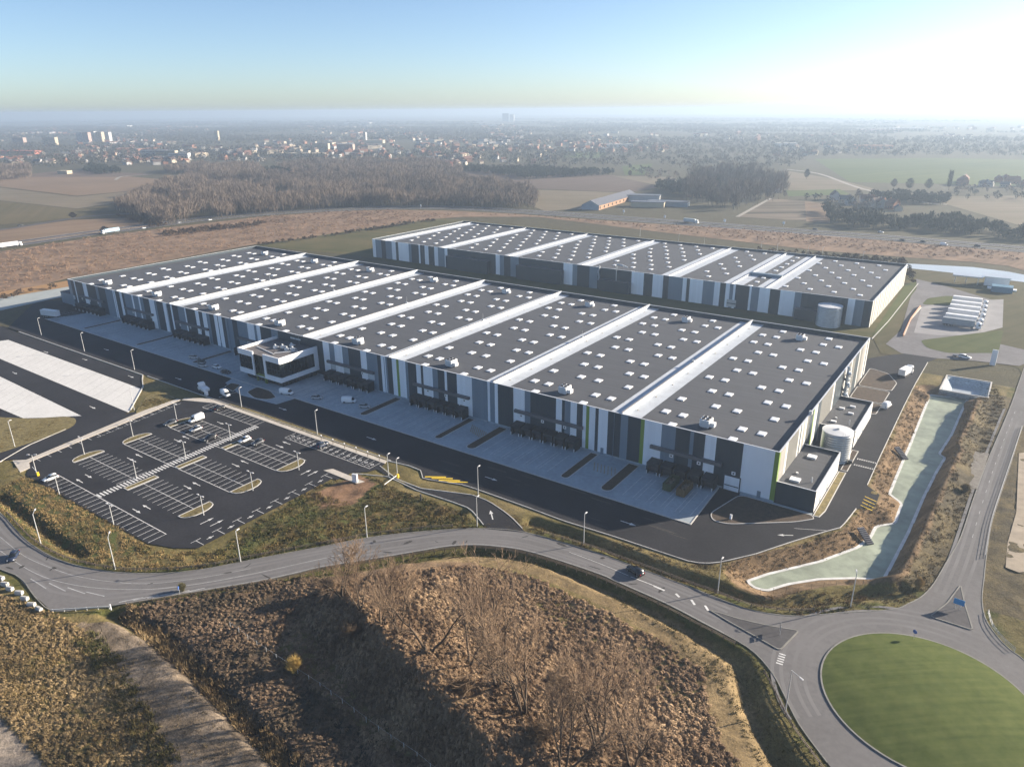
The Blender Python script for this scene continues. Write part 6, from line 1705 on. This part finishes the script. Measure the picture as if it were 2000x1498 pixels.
wood_mass('scrub_bushes', [[(-100,520),(0,494),(190,465),(320,448),(500,427),(640,416),(760,412),(905,420),(848,428),(720,444),(560,468),(495,476),(128,543),(0,572)],[(905,420),(1000,420),(1250,438),(1500,453),(2000,496),(2000,512),(1770,500),(1300,452),(1050,423)]], 5.0, (.7,2.4), [(.11,.072,.048),(.19,.125,.085),(.28,.19,.13),(.24,.17,.10)], 71, 26, .8, False, w=.3)
wood_mass('orchard', [[(1660,378),(1720,395),(1730,440),(1625,420)],[(1220,322),(1330,345),(1300,360),(1235,340)],[(1850,365),(2200,372),(2200,400),(1870,392)],[(905,334),(1010,329),(1190,340),(1180,334),(1000,322)],[(1560,388),(1620,386),(1630,410),(1600,400)]], 17, (4,9), BARE+DARK, 68, 40, .45, w=.6)

# trees one can tell apart in the middle distance
def mid_tree(px, py, h, wd, c, label, seed, group='single trees in the middle distance', slim=False):
    x, y = G(px, py)
    rg = np.random.default_rng(seed)
    root = empty('tree', (x,y,0), 0, label, 'tree', group)
    m = MB(); m.tube((0,0,-.2),(.1,0,h*.8),.28,.06,6); m.build('trunk', bark, root)
    n = 420
    t = rg.random(n); a = rg.uniform(0,2*PI,n); r = wd*np.sqrt(rg.random(n))*(np.sin(np.clip(t*2.6+.4,0,PI)) if not slim else .6+.4*np.sin(t*PI))
    z = h*(.18+.75*t); X = np.cos(a)*r; Y = np.sin(a)*r; ln = h*rg.uniform(.08,.2,n); b_ = a+rg.normal(0,.6,n)
    V = np.stack([np.stack([X-.25,Y,z],-1),np.stack([X+.1,Y+.25,z],-1),np.stack([X+np.cos(b_)*ln*.5,Y+np.sin(b_)*ln*.5,z+ln],-1)],1).reshape(-1,3)
    np_mesh('crown', V, np.arange(3*n).reshape(-1,3), MTV, np.repeat(np.array(c)*rg.uniform(.7,1.3,(n,1)),3,0), root)
for i, (px, py, h, wd, c, t, sl) in enumerate([
  (1852,372,24,2.2,DARK[1],'very slim tall poplar above the farm trees on the right',True),(1812,372,14,5,DARK[2],'round dark tree left of the slim poplar',False),(1775,372,15,5,DARK[2],'round dark tree among the farm trees on the right, second from the left',False),(1745,368,12,4,BARE[1],'small pale tree standing alone on the edge of the green field',False),
  (1575,350,14,4,DARK[1],'dark tree by the country lane near the white houses',False),(205,456,6,4,BARE[0],'small bare tree on the motorway verge in front of the pale blue lorry',False),(143,427,6,4,BARE[1],'small bush-like tree at the corner of the olive field',False),(283,432,8,4,BARE[0],'bare tree at the near edge of the big wood, beside the motorway',False),
  (1350,362,18,4,DARK[0],'dark fir at the left edge of the poplar wood',False),(1378,378,16,4,DARK[0],'dark fir standing behind the long barn',False),(1230,345,9,3,BARE[1],'lone small tree at the border of the mauve field',False),(1400,372,15,5,DARK[1],'broad dark tree beside the orange-gabled house',False)]):
    mid_tree(px, py, h, wd, c, t, 900+i, slim=sl)

# houses: every near one is its own thing, the rest far behind is one mass
roofs = [M('clay_roof', (0.16,0.075,0.05), .85, .2, .3), M('brown_roof', (0.09,0.06,0.05), .85, .2, .3), M('slate_roof', (0.075,0.08,0.09), .7, .2, .3)]
walls = [M('pale_render', (0.35,0.34,0.33), .85, .1, .2), M('brick_wall', (0.24,0.12,0.08), .9, .2, .4), M('cream_render', (0.42,0.36,0.28), .85, .1, .2)]
def house_mb(L_, w, e, r):
    m = MB()
    m.box(-L_/2,L_/2,-w/2,w/2,-.2,e,0)
    o = .35
    m.add([(-L_/2-o,-w/2-o,e-.15),(L_/2+o,-w/2-o,e-.15),(L_/2+o,0,r),(-L_/2-o,0,r),(-L_/2-o,w/2+o,e-.15),(L_/2+o,w/2+o,e-.15)],[(0,1,2,3),(3,2,5,4)],1)
    m.add([(-L_/2-.003,-w/2,e),(-L_/2-.003,0,r-.25),(-L_/2-.003,w/2,e)],[(0,1,2)],0); m.add([(L_/2+.003,-w/2,e),(L_/2+.003,0,r-.25),(L_/2+.003,w/2,e)],[(0,2,1)],0)
    m.box(L_*.25,L_*.25+.8,-.35,.35,r-.8,r+.8,0)
    for k in range(3):
        for s in (-1,1):
            m.box(-L_/2+L_*(.2+.27*k),-L_/2+L_*(.2+.27*k)+1.1,s*(w/2+.03)-.025,s*(w/2+.03)+.025,1.0,2.3,2)
    return m
hproto = []
for i, (L_, w, e, r, rm, wm) in enumerate([(11,8,4.6,8,0,0),(9,8,5.2,8.6,0,1),(13,9,4,7.4,2,0),(10,8,5.4,8.8,1,2),(16,9,5.6,9.4,0,1),(10,7.5,3.4,6.6,2,2)]):
    o = house_mb(L_, w, e, r).build('house', [walls[wm], roofs[rm], MT['glass']])
    hproto.append(o)
rd = np.random.default_rng(77)
hreg = [([(0,322),(180,322),(330,318),(330,300),(0,300)],48),([(330,318),(700,312),(700,292),(330,292)],46),([(700,314),(900,312),(900,296),(700,294)],28),([(1100,296),(1300,300),(1300,281),(1100,279)],62),([(900,318),(1090,322),(1090,296),(900,296)],14),([(1500,308),(1600,306),(1700,296),(1690,280),(1520,280)],22),([(1860,365),(2020,370),(2020,352),(1860,352)],12),([(1640,395),(1760,415),(1760,402),(1650,388)],9),([(1300,365),(1380,375),(1390,360),(1310,352)],5),([(1000,300),(1080,300),(1080,276),(1000,276)],12)]
hl_ = ['small house with a red clay roof and pale walls in the hazy town','brick house with a red clay roof in the hazy town','long low house with a slate roof in the hazy town','cream house with a brown roof in the hazy town','large brick house with a red roof in the hazy town','small cream cottage with a slate roof in the hazy town']
placed = 0
for P, n in hreg:
    A = np.array(P, float); c = 0
    while c < n:
        px = rd.uniform(A[:,0].min(), A[:,0].max()); py = rd.uniform(A[:,1].min(), A[:,1].max())
        if not inside(P, np.array(px), np.array(py)): continue
        i = int(rd.integers(0, 6)); x, y = G(px, py)
        o = hproto[i] if hproto[i].get('label') is None else hproto[i].copy()
        if o is not hproto[i]: col.objects.link(o)
        o.location = (x, y, .05); o.rotation_euler.z = float(rd.choice([.3,1.2,1.87,2.8]))+float(rd.normal(0,.1)); s = float(rd.uniform(.9,1.25)); o.scale = (s,s,s)
        tag(o, hl_[i], 'house', 'houses of the hazy town, kind %s' % 'red pale,red brick,slate long,brown cream,large red,cottage'.split(',')[i]); c += 1; placed += 1
print('houses', placed)
# the farther roofs, one mass
rest = MB(); src = [house_mb(14,10,6,9.5), house_mb(30,14,7,8.5), house_mb(11,9,5,8.5)]
for k in range(2700):
    px = rd.uniform(-150, 2150); py = 248+76*rd.random()**1.4
    if px > 1300 and py > 275: continue
    if py > 296 and px > 950: continue
    if px > 1050 and rd.random() < .6: continue
    if float(vnoise(np.array(px*1.0), np.array(py*7.0), 110.0, 91)) < .47: continue
    x, y = G(px, py); i = int(rd.choice([0,0,2,2,2,1])); a = float(rd.choice([.3,1.2,1.87,2.8])); ca, sa = math.cos(a), math.sin(a); sc_ = rd.uniform(.8,1.4)
    o = len(rest.v); mm = src[i]; nv = 20
    vv = mm.v[:14]; rest.v += [(x+(p[0]*ca-p[1]*sa)*sc_, y+(p[0]*sa+p[1]*ca)*sc_, p[2]*sc_) for p in vv]
    j = int(rd.integers(0,3)); jr = int(rd.integers(0,3))
    for f, m_ in zip(mm.f, mm.m):
        if max(f) < 14: rest.f.append(tuple(q+o for q in f)); rest.m.append(3+jr if m_ == 1 else j)
o = rest.build('distant_roofs', walls+roofs); o['kind'] = 'stuff'

def block(name, px, py, L_, w, h, rz, wm, label, cat='building', group=None, floors=True, roofm=None):
    x, y = G(px, py); root = empty(name, (x,y,0), rz, label, cat, group)
    m = MB(); m.box(-L_/2,L_/2,-w/2,w/2,-.2,h); m.build('wall', wm, root)
    m = MB(); m.box(-L_/2-.3,L_/2+.3,-w/2-.3,w/2+.3,h+.003,h+.7); m.build('roof', roofm or MT['canopy'], root)
    if floors:
        n = max(1, int(h/3.2)); 
        m = MB()
        for f in range(n):
            for s in (-1,1):
                m.box(-L_/2+1,L_/2-1,s*(w/2+.05)-.04,s*(w/2+.05)+.04,f*3.2+1.1,f*3.2+2.4)
        m.build('glazing', MT['glass'], root)
    return root
cream = M('cream_facade', (0.42,0.36,0.26), .8, .1, .1); whit = M('white_facade', (0.46,0.46,0.45), .8, .1, .1); pinkf = M('pink_facade', (0.36,0.27,0.235), .8, .1, .1)
g2 = 'apartment blocks of the hazy town'
for px, py, L_, w, h, rz, wm, t in [(100,283,46,16,24,.5,cream,'cream apartment block standing alone at the far left of the town'),(40,284,40,16,24,.5,pinkf,'pinkish apartment block left of the lone cream one'),(160,278,22,18,34,.5,whit,'white tower block, leftmost in the row of towers'),(172,278,22,18,34,.5,pinkf,'pink tower block, second in the row of towers'),(184,277,22,18,36,.5,whit,'white tower block in the middle of the row of towers'),(198,277,22,18,34,.5,cream,'cream tower block, fourth in the row of towers'),(212,276,22,18,32,.5,whit,'white tower block at the right end of the row of towers'),(303,309,60,16,17,.6,whit,'long white block with a dark glass front in the town'),(328,313,44,16,20,.6,cream,'cream block beside the long white one'),(352,313,44,16,15,.6,whit,'white block at the right end of the pale pair'),(425,275,14,12,34,.5,cream,'cream water-tower-like block alone in the haze'),(628,295,44,16,19,.5,cream,'cream block above the white sheds in the middle of the town'),(676,296,44,18,18,.5,pinkf,'pink block with a green roof edge in the middle of the town'),(988,238,60,30,70,.4,MT['mid_panel'],'grey high-rise silhouette near the horizon, left of a pair'),(1000,238,40,30,60,.4,MT['light_panel'],'grey high-rise silhouette near the horizon, right of a pair'),(714,280,9,9,34,.3,whit,'slim white tower like a chimney in the middle of the town')]:
    block('apartment_block', px, py, L_, w, h, rz, wm, t, 'building', g2, py > 245)
for px, py, L_, w, h, rz, wm, t in [(30,301,150,30,8,.4,M('red_shed', (0.4,0.12,0.08), .7, .1, .1),'long red-roofed shed at the left edge of the town'),(590,306,120,24,7,.5,cream,'long pale yellow shed in the middle of the town'),(730,280,70,30,9,.5,cream,'pale yellow shed beside the slim white tower'),(855,326,60,22,8,.25,M('crimson_shed', (0.4,0.06,0.06), .6, .1, .1),'bright crimson long shed behind the bare wood'),(220,249,300,60,12,.4,whit,'huge white shed near the horizon on the left'),(700,243,220,60,12,.4,whit,'huge white shed near the horizon in the middle'),(960,246,160,60,10,.4,whit,'white shed near the horizon above the long village'),(1210,289,70,20,9,.8,whit,'white shed at the right end of the long village'),(1535,287,60,20,9,.8,whit,'white tilted shed among the houses on the right'),(1705,291,90,24,8,.2,M('orange_shed', (0.45,0.2,0.12), .7, .1, .1),'long orange-roofed shed behind the green field'),(1720,258,160,40,10,.2,M('pink_shed', (0.5,0.35,0.36), .7, .1, .1),'long pinkish shed near the horizon on the right'),(127,340,20,12,5,.4,cream,'small cream farm shed beside the left fields'),(1770,255,140,50,10,.2,whit,'white shed near the horizon on the right')]:
    block('shed', px, py, L_, w, h, rz, wm, t, 'shed', 'sheds around the town', False, wm)
for px, py, rz, t in ((567,336,.5,'orange-gabled brick house left of a pair behind the wood'),(600,336,.5,'orange-gabled brick house right of a pair behind the wood'),(1357,384,.9,'orange-gabled house among the dark firs'),(1515,376,.4,'brick house with a pale gable at the right end of the poplar wood'),(1630,390,2.0,'pale-gabled farmhouse at the left end of the dark hedge'),(1660,400,2.0,'second pale-gabled farmhouse above the dark hedge'),(1690,398,.4,'farmhouse with a red roof above the dark hedge')):
    x, y = G(px, py); rt = empty('farmhouse', (x,y,0), rz, t, 'house')
    m = house_mb(13,9,5.5,10); 
    mw_ = MB(); mr_ = MB(); mg = MB()
    o = m.build('wall', [M('orange_brick', (0.42,0.2,0.1), .9, .2, .4) if 'orange' in t else walls[0], roofs[0 if 'red' in t else 1], MT['glass']], rt)
# long barn by the motorway
x, y = G(1165,411); rt = empty('long_barn', (x,y,0), math.atan2(G(1255,386)[1]-G(1185,408)[1], G(1255,386)[0]-G(1185,408)[0]), 'long barn with a blue-grey gable and an orange brick side wall by the motorway', 'barn')
lb = math.hypot(G(1250,387)[0]-G(1185,410)[0], G(1250,387)[1]-G(1185,410)[1])
m = MB(); m.box(0,lb,-2,16,-.2,5); m.build('wall', M('barn_brick', (0.30,0.18,0.11), .9, .2, .3), rt)  # one even orange brick colour on all barn walls
m = MB(); m.add([(-1,-3,4.8),(lb+1,-3,4.8),(lb+1,7,10),(-1,7,10),(-1,17,4.8),(lb+1,17,4.8)],[(0,1,2,3),(3,2,5,4)]); m.build('roof', MT['canopy'], rt)
m = MB(); m.add([(-.3,-2.9,0),(-.3,16.9,0),(-.3,16.9,5),(-.3,7,9.9),(-.3,-2.9,5)],[(0,1,2,3,4)]); m.build('gable', M('blue_gable_sheet', (0.24,0.29,0.34), .5, .1, .2), rt)
m = MB()
for k in range(9): m.box(4+k*lb/10,6.5+k*lb/10,-2.12,-2.01,1,3.4)
m.build('window', MT['glass'], rt)
for px, py, L_, w, h, rz, wm, t in [(1265,404,36,12,5,.3,cream,'low stone-coloured farm building beside the long barn'),(1255,392,40,16,6,.3,MT['light_panel'],'low grey shed behind the long barn'),(1305,402,44,14,4.5,.2,MT['mid_panel'],'low dark shed right of the long barn')]:
    block('farm_shed', px, py, L_, w, h, rz, wm, t, 'shed', 'farm sheds by the motorway', False, MT['canopy'])
# overhead gantry-like tower far right and white signs by the motorway
for px, py, t in ((1415,438,'white motorway sign post behind the rear warehouse'),(1530,443,'pair of small white motorway signs near the vineyard'),(1298,430,'small white motorway sign above the lorry'),(1218,419,'tiny yellowish motorway sign in front of the long barn'),(822,408,'white motorway sign post near the dark end of the wood')):
    x, y = G(px, py); rt = empty('motorway_sign', (x,y,0), 1.2, t, 'road sign', 'motorway signs')
    m = MB(); m.tube((0,0,0),(0,0,2.2),.1,.1,6); m.build('pole', MT['steel'], rt); MB().box(-.12,.12,-1.2,1.2,2.203,4.4).build('board', MT['white'], rt)
# ------------------------------------------------------------------ air, light, camera
m = bpy.data.materials.new('haze_air'); m.use_nodes = True
nt = m.node_tree; nt.nodes.clear()
out = nt.nodes.new('ShaderNodeOutputMaterial'); pv = nt.nodes.new('ShaderNodeVolumePrincipled')
pv.inputs['Color'].default_value = (0.45,0.57,0.73,1); pv.inputs['Density'].default_value = 0.00022; pv.inputs['Anisotropy'].default_value = 0.3
nt.links.new(pv.outputs['Volume'], out.inputs['Volume'])
hz = MB().box(-13900,5900,-1700,13900,-5.0,116.0).build('haze', m); hz['kind'] = 'stuff'

w = bpy.data.worlds.new('World'); sc.world = w; w.use_nodes = True
wn = w.node_tree; bg = wn.nodes['Background']
sky = wn.nodes.new('ShaderNodeTexSky'); sky.sky_type = 'NISHITA'; sky.sun_disc = False
sky.sun_elevation = SUN_EL; sky.sun_rotation = PI/2-SUN_AZ
sky.altitude = 956; sky.air_density = 0.756; sky.dust_density = 1.46; sky.ozone_density = 2.1
wn.links.new(sky.outputs['Color'], bg.inputs['Color']); bg.inputs['Strength'].default_value = 0.062
ld = bpy.data.lights.new('sun', 'SUN'); ld.energy = 5.0; ld.angle = math.radians(.53); ld.color = (1.0,0.87,0.70)
so = bpy.data.objects.new('sun', ld); col.objects.link(so)
sd = Vector((math.cos(SUN_AZ)*math.cos(SUN_EL), math.sin(SUN_AZ)*math.cos(SUN_EL), math.sin(SUN_EL)))
so.rotation_euler = sd.to_track_quat('Z','Y').to_euler(); so.location = (100,100,300)

cd = bpy.data.cameras.new('camera'); co = bpy.data.objects.new('camera', cd); col.objects.link(co)
cd.sensor_width = 36.0; cd.lens = 36.0*FPX/2000.0; cd.clip_start = 1.0; cd.clip_end = 40000.0
Mx = Matrix(((_r[0],-_d[0],-_f[0],CAM[0]),(_r[1],-_d[1],-_f[1],CAM[1]),(_r[2],-_d[2],-_f[2],CAM[2]),(0,0,0,1)))
co.matrix_world = Mx
sc.camera = co
sc.view_settings.view_transform = 'Standard'; sc.view_settings.look = 'None'; sc.view_settings.exposure = 1.65; sc.view_settings.gamma = 1.0
sc.render.engine = 'CYCLES'
cy = sc.cycles
cy.use_denoising = True; cy.max_bounces = 5; cy.diffuse_bounces = 3; cy.glossy_bounces = 3; cy.transmission_bounces = 2; cy.volume_bounces = 1; cy.transparent_max_bounces = 4
cy.use_adaptive_sampling = True; cy.adaptive_threshold = 0.02
